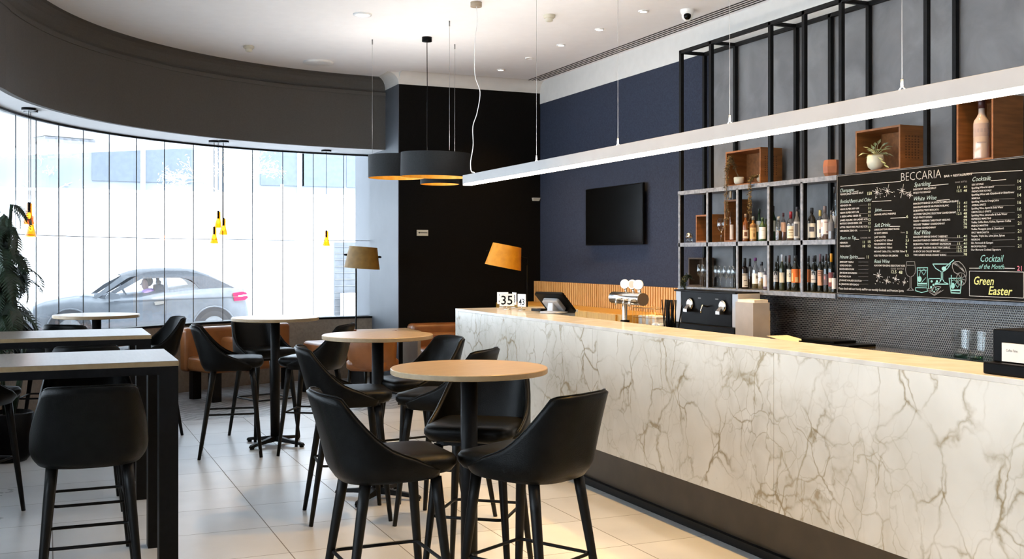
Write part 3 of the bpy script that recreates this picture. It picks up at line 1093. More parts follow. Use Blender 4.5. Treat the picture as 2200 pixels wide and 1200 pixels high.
# tumbler
stroke(dr, [D(1590, 575), D(1865, 575), D(1830, 895), D(1635, 885)], .007, closed=True)
blob(dr, 1670, 735, 42, 65)
stroke(dr, [D(1638, 510), D(1638, 680)], .006)
stroke(dr, [D(1640, 830), D(1825, 830)], .010)
stroke(dr, [D(1640, 635), D(1700, 605), D(1740, 640), D(1790, 605), D(1840, 635)], .003)
stroke(dr, [D(1720, 700), D(1775, 640), D(1815, 700), D(1775, 770)], .003, closed=True)
# citrus
stroke(dr2, ell(1850, 590, 105, 135), .005)
for k in range(8):
    a = radians(45 * k + 10)
    stroke(dr2, [D(1850, 590), D(1850 + 95 * cos(a), 590 + 122 * sin(a))], .0035)
lem = [D(1665, 260), D(1720, 215), D(1800, 210), D(1880, 280), D(1940, 370), D(1965, 480), D(1950, 560), D(1900, 470), D(1830, 450), D(1760, 480), D(1700, 440), D(1660, 340)]
stroke(dr2, lem, .005, closed=True)
for k in range(6):
    stroke(dr2, [D(1680 + 30 * k, 270 + 12 * k), D(1730 + 30 * k, 240 + 25 * k), D(1770 + 30 * k, 300 + 30 * k)], .005)
child(dr.build('drink_drawing', M_TEAL), board)
child(dr2.build('drink_drawing', M_WTDIM), board)

# ================================================================== TV, sockets, signs on walls
tv = empty('television', (WX - .03, 10.26, 2.0), 0, 'black wall-mounted television on the slate blue wall', 'television')
a = at_X(1258, 407, WX - .07); b = at_X(1381, 391, WX - .07)
zt = (a.z + b.z) / 2; zb = at_X(1258, 527, WX - .07).z
child(MB().box(WX - .07, WX - .045, b.y, a.y, zb, zt).build('bezel', M_BLKPL, bevel=.004), tv)
child(MB().box(WX - .072, WX - .0695, b.y + .012, a.y - .012, zb + .02, zt - .012).build('screen', M_TVBLK), tv)
child(MB().box(WX - .045, WX - .003, (a.y + b.y) / 2 - .2, (a.y + b.y) / 2 + .2, 1.85, 2.15).build('bracket', M_BLKPL), tv)
p = at_Y(907, 500, WY)
t = empty('wall_sign', (p.x, WY, p.z), 0, 'small cream rectangular sign on the black end wall', 'sign')
MB().box(-.07, .07, -.018, -.001, -.035, .035).build('plate', M_CREAMP, t)
mb = MB()
mb.box(-.045, .06, -.02, -.018, -.002, .006)
mb.add([(-.058, -.0195, .002), (-.038, -.0195, .013), (-.038, -.0195, -.009)], [(0, 1, 2)])
mb.build('arrow_mark', M_BLKPL, t)
p = at_Y(1150, 428, WY)
t = empty('motion_sensor', (p.x, WY, p.z), 0, 'small cream sensor high in the corner beside the blue wall', 'sensor')
MB().rings([[(-.05, -.001, .018), (.05, -.001, .018), (.05, -.05, .018), (-.05, -.05, .018)], [(-.04, -.001, -.02), (.04, -.001, -.02), (.04, -.035, -.02), (-.04, -.035, -.02)]], smooth=False).build('body', M_CREAMP, t)
# ================================================================== STOOLS


def sgnp(x, p):
    return math.copysign(abs(x) ** p, x)


def make_stool():
    t = empty('bar_stool')
    # cushion
    rs = []
    for (k, z) in ((.80, .690), (.88, .697), (.955, .722), (.955, .745), (.91, .759), (.70, .767), (.35, .769), (.02, .770)):
        rs.append([(x * k, y * k + .026, z) for x, y in rrect(.226, .226, .08, 5)])
    MB().rings(rs).build('seat', M_LEATHER, t)
    MB().prism(rrect(.170, .175, .05, 4), .668, .700).build('seat_base', M_BLACKMET, t)
    # wrap-around back shell, outer and inner skins
    NU, NV = 40, 12

    def surf(i, v, ins):
        ph = radians(-128 + 256 * i / NU)
        ap = abs(math.degrees(ph))
        tt = min(1, max(0, (ap - 44) / 84))
        sm = (1 - tt) ** 2.0
        zt = .722 + .288 * sm - .010 * min(1, ap / 44) ** 3
        zb = .664 + .012 * (ap / 128)
        z = zb + (zt - zb) * v
        a, b = .243 - ins, .236 - ins
        x = a * sgnp(sin(ph), .62)
        y = -b * sgnp(cos(ph), .74) + .004
        e = max(0, 1 - (z - zb) / .075)
        k = 1 - .13 * e ** 2.2
        x *= k
        y = y * k
        h = max(0, (z - .70) / .31)
        x *= 1 - .045 * h
        y -= .085 * h ** 1.15 * max(0, cos(ph)) ** .5
        return (x, y, z)
    out = [[surf(i, j / NV, 0) for j in range(NV + 1)] for i in range(NU + 1)]
    inn = [[surf(i, j / NV, .026) for j in range(NV + 1)] for i in range(NU + 1)]
    rs = []
    for i in range(NU + 1):
        o_, n_ = out[i], inn[i]
        top = Vector(o_[-1]).lerp(Vector(n_[-1]), .5) + Vector((0, 0, .010))
        rs.append([*o_, tuple(top), *reversed(n_)])
    MB().rings(rs, 0, True, True, True, True).build('backrest', M_LEATHER, t)
    # piping along the rim
    rim = [tuple(Vector(out[i][-1]).lerp(Vector(inn[i][-1]), .5) + Vector((0, 0, .010))) for i in range(NU + 1)]
    MB().tube(rim, .0035, 6).build('piping', M_LEATHER, t)
    ringp = []
    for sx, sy in ((1, 1), (-1, 1), (-1, -1), (1, -1)):
        top = Vector((sx * .150, .155 if sy > 0 else -.135, .672))
        bot = Vector((sx * .208, .222 if sy > 0 else -.240, 0))
        pts = [top.lerp(bot, k / 6) for k in range(7)]
        MB().tube(pts, .0235, 12, r1=.0125).build('leg', M_STOOLLEG, t)
        q = top.lerp(bot, (.672 - .335) / .672)
        ringp.append(q)
    # footrest hoop touching the inside of the legs
    cen = sum(ringp, Vector()) / 4
    hx, hy = abs(ringp[0].x) - .012, (ringp[0].y - ringp[2].y) / 2 - .010
    pts = [(cen.x + x, cen.y + y, .335) for x, y in rrect(hx + .006, hy + .006, .035, 4)]
    MB().tube(pts, .0075, 8, closed=True).build('footrest', M_BLACKMET, t)
    return t


stool0 = make_stool()
used = [False]


def stool(pos, rz, label, group=None):
    if not used[0]:
        o = stool0
        used[0] = True
    else:
        o = copy_tree(stool0)
        for k in ('group',):
            if k in o:
                del o[k]
    o.location = (pos[0], pos[1], 0)
    o.rotation_euler = (0, 0, rz)
    tag(o, label, 'bar stool', group)
    return o


def rza(alpha):
    return radians(-YAW - alpha)

GR = 'black leatherette bar stools round the high tables'
stool(flo(832, 4.35), rza(66), 'black bar stool left of the nearest round table, seat turned right', GR)
stool(flo(1137, 4.37), rza(-52), 'black bar stool right of the nearest round table, back toward the marble bar', GR)
stool(flo(1028, 5.15), rza(-166), 'black bar stool on the far side of the nearest round table, facing the camera', GR)
stool(flo(748, 6.42), rza(74), 'black bar stool left of the middle round table, back to the windows', GR)
stool(flo(955, 6.28), rza(-70), 'black bar stool right of the middle round table with its back behind the nearest table', GR)
stool(flo(893, 7.0), rza(-122), 'black bar stool behind the middle round table, back beside the bar corner', GR)
stool(flo(498, 8.42), rza(76), 'black bar stool left of the third round table, shown in profile', GR)
stool(flo(568, 9.25), rza(138), 'black bar stool behind the third round table, its inner back seen', GR)
stool(flo(675, 8.5), rza(-82), 'black bar stool right of the third round table, facing left', GR)
stool(flo(318, 9.35), rza(-122), 'black bar stool right of the furthest round table by the window', GR)
stool(flo(98, 9.35), rza(80), 'black bar stool left of the furthest round table, beside the plant stem', GR)
stool(flo(176, 8.62), rza(10), 'black bar stool on the near side of the furthest round table, only its rim visible', GR)
stool((.172, 5.02), radians(-1), 'black bar stool at the nearest long table, its back filling the lower left', GR)
stool((.195, 5.84), radians(180), 'black bar stool tucked under the far side of the nearest long table', GR)
stool((-.50, 4.98), radians(-14), 'black bar stool cut by the left edge, at the nearest long table', GR)
stool((-.47, 5.86), radians(176), 'black bar stool at the far left under the nearest long table', GR)
stool((.22, 7.16), radians(0), 'black bar stool pushed under the second long table', GR)
stool((-.42, 7.10), radians(-30), 'black bar stool at the left end of the second long table', GR)

# ================================================================== TABLES


def make_round():
    t = empty('round_bar_table')
    rs = [(.352, 0), (.355, .003), (.355, .023), (.352, .026)]
    MB().lathe([(r_, z + 1.024) for r_, z in rs], 64).build('table_top', [M_OAK], t)
    MB().lathe([(.3556, 1.0275), (.3556, 1.0465)], 64, cap0=False, cap1=False).build('edge_band', M_OAKEDGE, t)
    mb = MB()
    for a in (0, 90):
        mt = Matrix.Rotation(radians(a), 4, 'Z')
        mb.box(-.16, .16, -.025, .025, 1.012, 1.024, 0, mt)
    mb.build('top_bracket', M_BLACKMET, t)
    MB().lathe([(.038, .045), (.038, 1.012)], 24).build('column', M_BLACKMET, t)
    mb = MB()
    for a in range(4):
        mt = Matrix.Rotation(radians(90 * a), 4, 'Z')
        rs = []
        for x, w_, z0, z1 in ((.0, .030, .03, .075), (.06, .026, .028, .066), (.16, .020, .024, .050), (.255, .018, .018, .040), (.285, .022, .012, .034), (.30, .014, .013, .026)):
            rs.append([(x, -w_, z0), (x, w_, z0), (x, w_ * .7, z1), (x, -w_ * .7, z1)])
        mb.rings(rs, 0, False, mtx=mt)
        mb.lathe([(.018, 0), (.018, .018)], 10, cx=.278, mtx=mt)
    mb.build('foot_cross', M_BLACKMET, t)
    return t


rt = make_round()
rspots = [((1.756, 4.525), 20, 'round oak bar table nearest the camera beside the marble bar'),
          ((1.957, 6.67), 48, 'round oak bar table second from the camera, overlapping the leather seats'),
          ((1.735, 8.90), 38, 'round oak bar table third from the camera, its cross foot clear on the tiles'),
          ((.398, 9.94), 20, 'round oak bar table furthest away in front of the parked car')]
for i, ((x, y), a, lb) in enumerate(rspots):
    o = rt if i == 0 else copy_tree(rt)
    o.location = (x, y, 0)
    o.rotation_euler = (0, 0, radians(a))
    tag(o, lb, 'table', 'round high tables')


def long_table(x0, x1, y0, y1, label):
    t = empty('high_table', ((x0 + x1) / 2, (y0 + y1) / 2, 0), 0, label, 'table', 'long high tables')
    hx, hy = (x1 - x0) / 2, (y1 - y0) / 2
    MB().box(-hx, hx, -hy, hy, 1.024, 1.05).build('table_top', M_OAKGREY, t, bevel=.0015)
    e = .0006
    MB().box(-hx - e, hx + e, -hy - e, hy + e, 1.026, 1.0475).build('edge_band', M_OAKEDGE, t)
    mb = MB()
    mb.box(-hx + .03, hx - .002, -hy + .004, -hy + .03, .985, 1.024)
    mb.box(-hx + .03, hx - .002, hy - .03, hy - .004, .985, 1.024)
    mb.box(hx - .03, hx - .002, -hy + .03, hy - .03, .985, 1.024)
    mb.box(-hx + .004, -hx + .03, -hy + .004, hy - .004, .985, 1.024)
    mb.build('apron', M_BLACKMET, t)
    for sx in (-1, 1):
        for sy in (-1, 1):
            xa = sx * (hx - .002)
            ya = sy * (hy - .004)
            MB().box(xa, xa - sx * .088, ya, ya - sy * .10, 0, .985).build('leg', M_BLACKMET, t)
    return t


long_table(-1.05, .585, 5.37, 6.09, 'long pale oak high table with thick black legs, nearest at lower left')
long_table(-.86, .615, 7.20, 7.92, 'second long pale oak high table, directly behind the nearest one')

# ================================================================== LOUNGE SEATS BY THE WINDOWS


def rbox(x0, x1, y0, y1, z0, z1, name, m, parent, bev=.03):
    return MB().box(x0, x1, y0, y1, z0, z1).build(name, m, parent, bevel=bev, seg=4, smooth_all=False)

# booth against the curved wall
ang = radians(24)
t = empty('leather_booth', (2.10, 12.33, 0), ang, 'tan leather booth bench against the curved wall behind the third round table', 'bench', 'tan leather lounge seats')
rbox(-.78, .60, .02, .16, .30, .775, 'backrest', M_TANL, t, .045)
rbox(-.76, .58, -.46, .04, .31, .47, 'seat', M_TANL, t, .045)
rbox(-.34, -.20, -.48, .10, .30, .66, 'arm', M_TANL, t, .045)
for x in (-.70, .50):
    MB().box(x, x + .1, -.40, -.30, 0, .31).build('leg', M_BLACKMET, t)
    MB().box(x, x + .1, .0, .08, 0, .31).build('leg', M_BLACKMET, t)
# chaise-like seat to its right
t = empty('leather_bench', (3.16, 12.36, 0), radians(8), 'low tan leather bench seat without back, bright on top, right of the booth', 'bench', 'tan leather lounge seats')
rbox(-.36, .42, -.30, .26, .34, .56, 'seat', M_TANL, t, .045)
for x, y in ((-.3, -.24), (.3, -.24), (-.3, .16), (.3, .16)):
    MB().box(x, x + .05, y, y + .05, 0, .36).build('leg', M_BLACKMET, t)
t = empty('leather_booth', (.72, 11.05, 0), radians(52), 'tan leather booth bench by the window behind the furthest round table', 'bench', 'tan leather lounge seats')
rbox(-.6, .22, .02, .16, .30, .80, 'backrest', M_TANL, t, .045)
rbox(-.58, .20, -.44, .04, .31, .47, 'seat', M_TANL, t, .045)
for x in (-.5, .06):
    MB().box(x, x + .1, -.38, -.30, 0, .31).build('leg', M_BLACKMET, t)
# sofa on the end wall
t = empty('leather_sofa', (4.55, 11.9, 0), 0, 'tan leather banquette sofa along the black end wall beside the bar', 'sofa', 'tan leather lounge seats')
rbox(-.62, .52, .06, .30, .12, .76, 'backrest', M_TANL, t, .05)
rbox(-.60, .52, .0, .14, .40, .66, 'back_cushion', M_TANL, t, .05)
rbox(-.62, -.10, -.62, .02, .24, .50, 'seat_cushion', M_TANL, t, .05)
rbox(-.085, .52, -.30, .02, .24, .49, 'seat_cushion', M_TANL, t, .05)
MB().box(-.56, .50, -.26, .26, 0, .24).box(-.56, -.16, -.56, -.26, 0, .24).build('plinth', M_BLACKMET, t)
# leather tub chair on black legs
t = empty('leather_chair', (3.10, 10.75, 0), rza(20), 'tan leather tub chair on black legs seen under the middle round table', 'chair')
rs = []
for z, k in ((.40, .86), (.44, .95), (.60, 1.0), (.76, 1.02), (.79, .99)):
    rs.append([(.25 * k * sgnp(cos(radians(a)), .8), .25 * k * sgnp(sin(radians(a)), .8), z) for a in range(170, 371, 10)] +
              [(.22 * k * sgnp(cos(radians(a)), .8), .22 * k * sgnp(sin(radians(a)), .8), z) for a in range(370, 169, -10)])
MB().rings(rs).build('backrest', M_TANL, t)
MB().rings([[(x, y, z) for x, y in rrect(.22 * k, .22 * k, .08)] for k, z in ((.9, .38), (1, .41), (1, .47), (.93, .49))]).build('seat', M_TANL, t)
for sx in (-1, 1):
    for sy in (-1, 1):
        MB().tube([(sx * .17, sy * .17, .40), (sx * .20, sy * .21, 0)], .02, 8, r1=.012).build('leg', M_STOOLLEG, t)
# small square cafe table
t = empty('cafe_table', (3.45, 11.35, 0), radians(0), 'low oak cafe table with slab side, behind the middle round table', 'table')
MB().box(-.35, .30, -.25, .3, .715, .74).build('table_top', M_OAK, t, bevel=.002)
MB().box(.26, .295, -.24, .29, .0, .715).build('side_panel', M_OAKGREY, t)
MB().box(-.345, -.31, -.24, .29, .0, .715).build('side_panel', M_BLACKMET, t)

# ================================================================== FLOOR LAMPS


def floor_lamp(pos, zc, m, tilt, label, pole_off):
    t = empty('floor_lamp', (pos[0], pos[1], 0), rza(0), label, 'floor lamp')
    mt = Matrix.Translation((0, 0, zc)) @ Matrix.Rotation(radians(tilt), 4, 'Y')
    s_ = MB()
    h = .125
    prof = [(.205, -h), (.160, h)]
    rs = [[(mt @ Vector((r_ * cos(2 * pi * k / 40), r_ * sin(2 * pi * k / 40), z))) for k in range(40)] for r_, z in prof]
    s_.rings(rs, 0, True, False, False)
    rs = [[(mt @ Vector((r_ * .985 * cos(2 * pi * k / 40), r_ * .985 * sin(2 * pi * k / 40), z))) for k in range(40)] for r_, z in prof]
    s_.rings(rs, 1, True, False, False)
    s_.build('lamp_shade', [m, M_WHITE], t)
    for s in (-1, 1):
        kn = MB()
        p_ = mt @ Vector((s * .19, 0, .02))
        kn.sphere(tuple(p_), .014, 8)
        kn.sphere(tuple(mt @ Vector((s * .205, 0, .02))), .012, 8)
        kn.build('shade_knob', M_BLKPL, t)
    px = pole_off
    MB().tube([(px, 0, .02), (px, 0, zc - .10)], .009, 8).build('pole', M_BLKPL, t)
    q = mt @ Vector((.2 if px > .1 else 0, 0, .02))
    MB().tube([(px, 0, zc - .10), (px, .0, zc - .02), tuple(q)], .008, 8).build('arm', M_BLKPL, t)
    MB().lathe([(.15, 0), (.15, .012), (.02, .022)], 32, cx=px).build('base', M_BLKPL, t)
    return t


lp = flo(779, 12.3)
floor_lamp(lp, at_d(779, 553, 12.3).z, M_OLIVESH, 4, 'floor lamp with olive-gold shade standing before the window column', -.075)
lp = flo(1085, 11.9)
floor_lamp(lp, at_d(1085, 550, 11.9).z, M_MUSTARD, 11, 'floor lamp with bright mustard shade tilted, before the black wall', .245)

# ================================================================== DRUM PENDANT (clover shaped)
dc = Vector((3.50, 10.19, 0))
t = empty('pendant_lamp', (dc.x, dc.y, CZ), 0, 'large black clover-shaped pendant with gold lining hung above the window corner', 'pendant lamp')
lobes = []
L1 = flo(852, 10.55); L2 = flo(936, 9.95); L3 = flo(945, 10.95)
zb_, zt_ = 2.325, 2.545
for lobe_n, (c, rr, dz, tl) in enumerate(((L1, .278, 0, 0), (L2, .325, -.035, 1.5), (L3, .20, -.035, 0))):
    cx, cy = c.x - dc.x, c.y - dc.y
    mb = MB()
    b0, b1 = zb_ - CZ + dz, zt_ - CZ + dz
    N_ = 48
    tmt = Matrix.Translation((cx, cy, (b0 + b1) / 2)) @ Matrix.Rotation(radians(-tl), 4, Vector((.4, -.92, 0)).cross(Vector((0, 0, 1)))) if tl else Matrix.Translation((cx, cy, (b0 + b1) / 2))
    hh = (b1 - b0) / 2
    mb.rings([[(rr * cos(2 * pi * k / N_), rr * sin(2 * pi * k / N_), z) for k in range(N_)] for z in (-hh, hh)], 0, True, False, False, mtx=tmt)
    mb.rings([[((rr - .006) * cos(2 * pi * k / N_), (rr - .006) * sin(2 * pi * k / N_), z) for k in range(N_)] for z in (hh - .004, -hh)], 1, True, False, False, mtx=tmt)
    mb.rings([[(q * cos(2 * pi * k / N_), q * sin(2 * pi * k / N_), -hh) for k in range(N_)] for q in (rr - .006, rr)], 1, False, False, False, mtx=tmt)
    mb.build('shade', [M_SHADEBLK, M_GOLD], t)
    lamp('added_ceiling_spot', 'SPOT', (c.x, c.y, (zb_ + zt_) / 2 + .06), {0: 16, 1: 8, 2: 9}[lobe_n], (1.0, .95, .90), rot=(pi, 0, 0), spot_size=radians(165), spot_blend=.6, shadow_soft_size=.05)  # upward spot added inside each shade to brighten the ceiling
    MB().sphere((cx, cy, (b0 + b1) / 2 + .02), .045, 14).build('bulb', emis('soft_bulb', (1, .80, .5), 9), t)
MB().lathe([(.05, 0), (.05, -.045), (.01, -.05)], 24).build('ceiling_rose', M_BLKPL, t)
MB().tube([(0, 0, -.04), (0.004, 0, -.5), (0, 0, zt_ - CZ)], .004, 6).build('cable', M_BLKPL, t)
for (x, y) in ((3.45, 9.4), (3.88, 10.41), (3.03, 10.52)):
    px, py_ = x - dc.x, y - dc.y
    mb = MB().tube([(px, py_, 0), (px, py_, zt_ - CZ + .0)], .0015, 5).lathe([(.007, 0), (.007, -.05)], 8, cx=px, cy=py_)
    mb.build('suspension_wire', mat('grey_wire', (.25, .25, .25), .4, .6), t)

# ================================================================== LED LINEAR PENDANT
t = empty('linear_pendant', (3.36, 6, 2.178), 0, 'very long silver linear pendant with glowing underside hung along the bar', 'pendant lamp')
yA, yB = 8.82, 1.2
MB().box(0, .085, yB - 6, yA - 6, .013, .088).build('housing', M_WHITEMET, t, bevel=.002)
MB().box(.004, .081, yB - 6 + .004, yA - 6 - .004, .0, .0128).build('diffuser', M_LED, t)
MB().box(.015, .07, yB - 6 + .02, yA - 6 - .02, .088, .0885).build('added_uplight_strip', emis('added_uplight_glow', (1.0, .96, .91), 23), t)  # glowing strip added on top of the bar to lift the ceiling
for u, v in ((1152, 345), (1327, 300), (1567, 255), (1937, 180)):
    p = at_X(u, v, 3.40)
    yy = p.y - 6
    MB().tube([(.042, yy, .12), (.042, yy, CZ - 2.178)], .0012, 5).build('suspension_wire', M_WHITEMET, t)
    MB().tube([(.042, yy - .028, .086), (.042, yy, .112), (.042, yy + .028, .086)], .003, 6).lathe([(.006, .11), (.006, .14)], 8, cx=.042, cy=yy).build('wire_clip', M_WHITEMET, t)
cable = [(.042, 2.60, CZ - 2.178), (.06, 2.62, 1.40), (.04, 2.62, 1.25), (.042, 2.63, .95), (.09, 2.63, .80), (.07, 2.65, .62), (.035, 2.66, .50), (.045, 2.68, .34), (.03, 2.70, .2), (.035, 2.70, .12), (.055, 2.68, .105), (.06, 2.66, .088)]
cv = [Vector(q) for q in cable]
sm_ = []
for i in range(len(cv) - 1):
    p0, p1, p2, p3 = cv[max(i - 1, 0)], cv[i], cv[i + 1], cv[min(i + 2, len(cv) - 1)]
    for k in range(6):
        f = k / 6
        sm_.append(.5 * ((2 * p1) + (p2 - p0) * f + (2 * p0 - 5 * p1 + 4 * p2 - p3) * f * f + (3 * p1 - p0 - 3 * p2 + p3) * f ** 3))
sm_.append(cv[-1])
MB().tube(sm_, .0036, 6).build('power_cable', M_WHITE, t)
MB().lathe([(.05, CZ - 2.178), (.05, CZ - 2.178 - .04)], 24, cx=.05, cy=2.62).build('ceiling_rose', mat('beige_plastic', (.35, .28, .2), .5), t)

# ================================================================== AMBER PENDANTS


def make_amber():
    t = empty('amber_pendant')
    MB().lathe([(.026, .185), (.027, .10), (.028, .085), (.049, .0)], 24, cap0=False, cap1=False).build('glass_shade', M_AMBER, t)
    MB().lathe([(.0125, .195), (.0125, .11), (.010, .105)], 12).build('lamp_holder', M_BLKPL, t)
    MB().sphere((0, 0, .075), .0165, 12, sz=1.7).build('bulb', M_BULB, t)
    return t


am = make_amber()
first = True
todo = []
for (u, v, lb, ca) in ((62, 481, 'amber glass pendant beside the plant, upper of the two there', (60, 232)), (66, 508, 'amber glass pendant beside the plant, lower of the two there', (38, 232)),
                       (460, 523, 'lowest and leftmost amber glass pendant of the group of three', (464, 302)), (469, 489, 'highest amber glass pendant, middle of the group of three', (468, 302)),
                       (480, 504, 'rightmost amber glass pendant of the group of three', (489, 302)), (701, 528, 'lone amber glass pendant hanging near the window column', (702, 322))):
    c = at_z(*ca, SOF)
    d = c.x * S_ + c.y * C_
    if u == 66:
        d += .12
    if u == 469:
        d += .1
    p = at_d(u, v, d)
    o = am if first else copy_tree(am)
    first = False
    todo.append((o, p.copy()))
    o.location = p
    tag(o, lb, 'pendant lamp', 'amber glass window pendants')
for o, p in todo:
    MB().tube([(0, 0, .19), (0, 0, SOF - p.z)], .003, 6).build('cord', M_BLKPL, o)
    if 'middle of the group' in o['label']:
        continue
    MB().lathe([(.062, SOF - p.z), (.062, SOF - p.z - .022)], 24).build('ceiling_rose', M_BLKPL, o)

# ================================================================== ON THE SHELVES


def bottle(u, vt, wpx, zb, X=5.50, style='wine', glass=(.012, .012, .010), label=None, lab=(.25, .55), cap=(.02, .02, .02), liquid=None, clear=False, desc='', group=None, name='bottle', caph=None, deco=None):
    p = at_X(u, vt, X)
    d = X / ray(u, vt).x
    H = max(.12, p.z - zb)
    R = max(.018, wpx / 2 / FPX * d)
    t = empty(name, (X, p.y, zb), 0, desc, 'bottle', group)
    ch = caph or (.17 if style == 'wine' else .13)
    if style == 'wine':
        pr = [(R * .96, 0), (R, .01), (R, H * .60), (R * .93, H * .65), (R * .62, H * .71), (R * .40, H * .77), (R * .37, H * .82), (R * .37, H * (1 - ch) + .001)]
        rc = R * .42
    elif style == 'spirit':
        pr = [(R * .94, 0), (R, .008), (R, H * .60), (R * .92, H * .66), (R * .66, H * .73), (R * .36, H * .79), (R * .34, H * (1 - ch) + .001)]
        rc = R * .42
    elif style == 'square':
        pr = [(R * .97, 0), (R, .006), (R, H * .64), (R * .9, H * .70), (R * .40, H * .74), (R * .36, H * (1 - ch) + .001)]
        rc = R * .44
    else:  # tall
        pr = [(R * .95, 0), (R, .01), (R, H * .52), (R * .8, H * .62), (R * .36, H * .74), (R * .33, H * (1 - ch) + .001)]
        rc = R * .40
    key = 'bottle_glass_%02d%02d%02d' % tuple(int(x * 99) for x in glass)
    gm = thin_glass('clear_' + key, glass, .10) if clear else mat(key, glass, .08, c2=glass, coat=.3)
    n = 8 if style == 'square' else 20
    MB().lathe(pr, n, a0=pi / 8, a1=2 * pi + pi / 8).build('glass_body', gm, t)
    if clear and liquid:
        lk = 'liquid_%02d%02d%02d' % tuple(int(x * 99) for x in liquid)
        MB().lathe([(R * .9, .008), (R * .92, H * .42)], n, a0=pi / 8, a1=2 * pi + pi / 8).build('liquid', mat(lk, liquid, .15), t)
    ck = 'cap_%02d%02d%02d' % tuple(int(x * 99) for x in cap)
    MB().lathe([(rc, H * (1 - ch)), (rc, H - .003), (rc * .9, H)], 14).build('cap', mat(ck, cap, .4), t)
    if label:
        lk = 'label_%02d%02d%02d' % tuple(int(x * 99) for x in label)
        a = atan2(-p.y, -X)
        hw = radians(62)
        m = 10
        rl = R * 1.012 + .0004
        mb = MB()
        mb.rings([[(rl * cos(a - hw + 2 * hw * k / m), rl * sin(a - hw + 2 * hw * k / m), H * z) for k in range(m + 1)] for z in lab], 0, True, False, False, False)
        L_ = mb.build('label', mat(lk, label, .7), t)
        if deco:
            dm = MB()
            rl2 = rl + .0006
            for (a0, a1, z0, z1) in deco[1]:
                dm.rings([[(rl2 * cos(a + hw * (a0 + (a1 - a0) * k / 4)), rl2 * sin(a + hw * (a0 + (a1 - a0) * k / 4)), H * (lab[0] + (lab[1] - lab[0]) * z)) for k in range(5)] for z in (z0, z1)], 0, True, False, False, False)
            dk = 'ink_%02d%02d%02d' % tuple(int(x * 99) for x in deco[0])
            dm.build('label_print', mat(dk, deco[0], .7), L_)
    return t


ZM, ZL, ZT_ = 1.678, 1.274, 2.157
GS = 'spirit bottles on the middle shelf'
K = (.03, .03, .03)
txt3 = [(-.6, .6, .62, .72), (-.5, .5, .42, .48), (-.6, .6, .22, .27)]
bottle(1602, 459, 13, ZM, style='spirit', glass=(.20, .07, .02), label=(.70, .62, .54), lab=(.12, .42), cap=(.45, .33, .25), desc='brown bottle with cream badge label under the trailing plant, middle shelf', group=GS, deco=((.15, .06, .03), [(-.4, .5, .25, .75)]))
bottle(1592, 462, 10, ZM, X=5.56, style='spirit', glass=(.12, .05, .02), cap=(.30, .2, .1), desc='amber bottle half hidden by the post at the left of the middle shelf', group=GS)
bottle(1618, 465, 15, ZM, style='square', glass=(.28, .13, .04), label=(.72, .42, .16), lab=(.10, .56), cap=(.25, .24, .2), desc='square bottle with orange label and dark neck on the middle shelf', group=GS, deco=((.45, .2, .05), [(-.6, .6, .75, .8), (.0, .5, .2, .5)]))
bottle(1631, 448, 14, ZM, X=5.56, style='tall', glass=(.02, .05, .02), label=(.5, .52, .5), lab=(.30, .62), cap=(.02, .03, .02), desc='tall dark green bottle behind the oval-labelled one', group=GS)
bottle(1638, 467, 15, ZM, style='spirit', glass=(.03, .07, .03), label=(.88, .88, .86), lab=(.10, .60), cap=(.05, .09, .04), desc='green bottle with a big white oval label on the middle shelf', group=GS, deco=((.62, .64, .62), [(-.5, .5, .3, .34), (-.5, .5, .7, .74)]))
bottle(1645, 470, 9, ZM, X=5.55, style='spirit', glass=(.06, .08, .03), cap=(.08, .10, .05), desc='small olive bottle at the right of the oval-labelled bottle', group=GS)
bottle(1661, 442, 14, ZM, X=5.54, style='wine', glass=(.015, .04, .015), label=(.55, .52, .40), lab=(.28, .58), cap=K, desc='tall green bottle just right of the third upright, middle shelf', group=GS)
bottle(1673, 465, 14, ZM, style='square', glass=(.86, .88, .88), clear=True, liquid=(.10, .06, .03), cap=(.5, .5, .48), desc='decanter-like clear bottle half full of dark spirit, middle shelf', group=GS)
bottle(1683, 457, 12, ZM, X=5.54, style='spirit', glass=(.80, .75, .70), clear=True, liquid=(.35, .20, .14), label=(.55, .36, .27), lab=(.32, .66), cap=(.10, .02, .02), desc='bottle with copper label and dark red cap on the middle shelf', group=GS)
bottle(1699, 454, 17, ZM, style='spirit', glass=(.85, .80, .76), clear=True, liquid=(.30, .20, .14), label=(.76, .68, .52), lab=(.09, .50), cap=(.22, .012, .02), caph=.24, desc='squat bottle with cream label and dripping dark red wax neck', group=GS, deco=((.35, .25, .15), txt3))
bottle(1712, 444, 14, ZM, style='tall', glass=(.10, .10, .105), label=(.40, .41, .42), lab=(.07, .56), cap=(.05, .05, .06), desc='slim dark grey bottle with silver label frame, middle shelf', group=GS, deco=((.06, .06, .07), [(-.7, .3, .12, .88)]))
bottle(1718, 450, 8, ZM, X=5.57, style='wine', glass=(.02, .02, .02), cap=K, desc='dark bottle hidden behind the slim grey bottle', group=GS)
bottle(1730, 453, 11, ZM, X=5.54, style='spirit', glass=(.45, .45, .46), label=(.42, .42, .44), lab=(.25, .60), cap=(.1, .1, .11), desc='grey bottle partly behind the fourth upright, middle shelf', group=GS)
bottle(1744, 446, 18, ZM, style='spirit', glass=(.02, .018, .015), label=(.80, .77, .66), lab=(.08, .52), cap=K, caph=.16, desc='broad black bottle with cream label and dark oval emblem', group=GS, deco=((.09, .09, .11), [(-.55, .55, .42, .76)]))
bottle(1762, 451, 14, ZM, X=5.53, style='spirit', glass=(.80, .80, .78), clear=True, liquid=(.5, .46, .42), label=(.74, .68, .64), lab=(.10, .66), cap=(.85, .58, .14), caph=.20, desc='pale bottle with bright yellow cap on the middle shelf', group=GS, deco=((.10, .12, .22), [(-.2, .9, .25, .48)]))
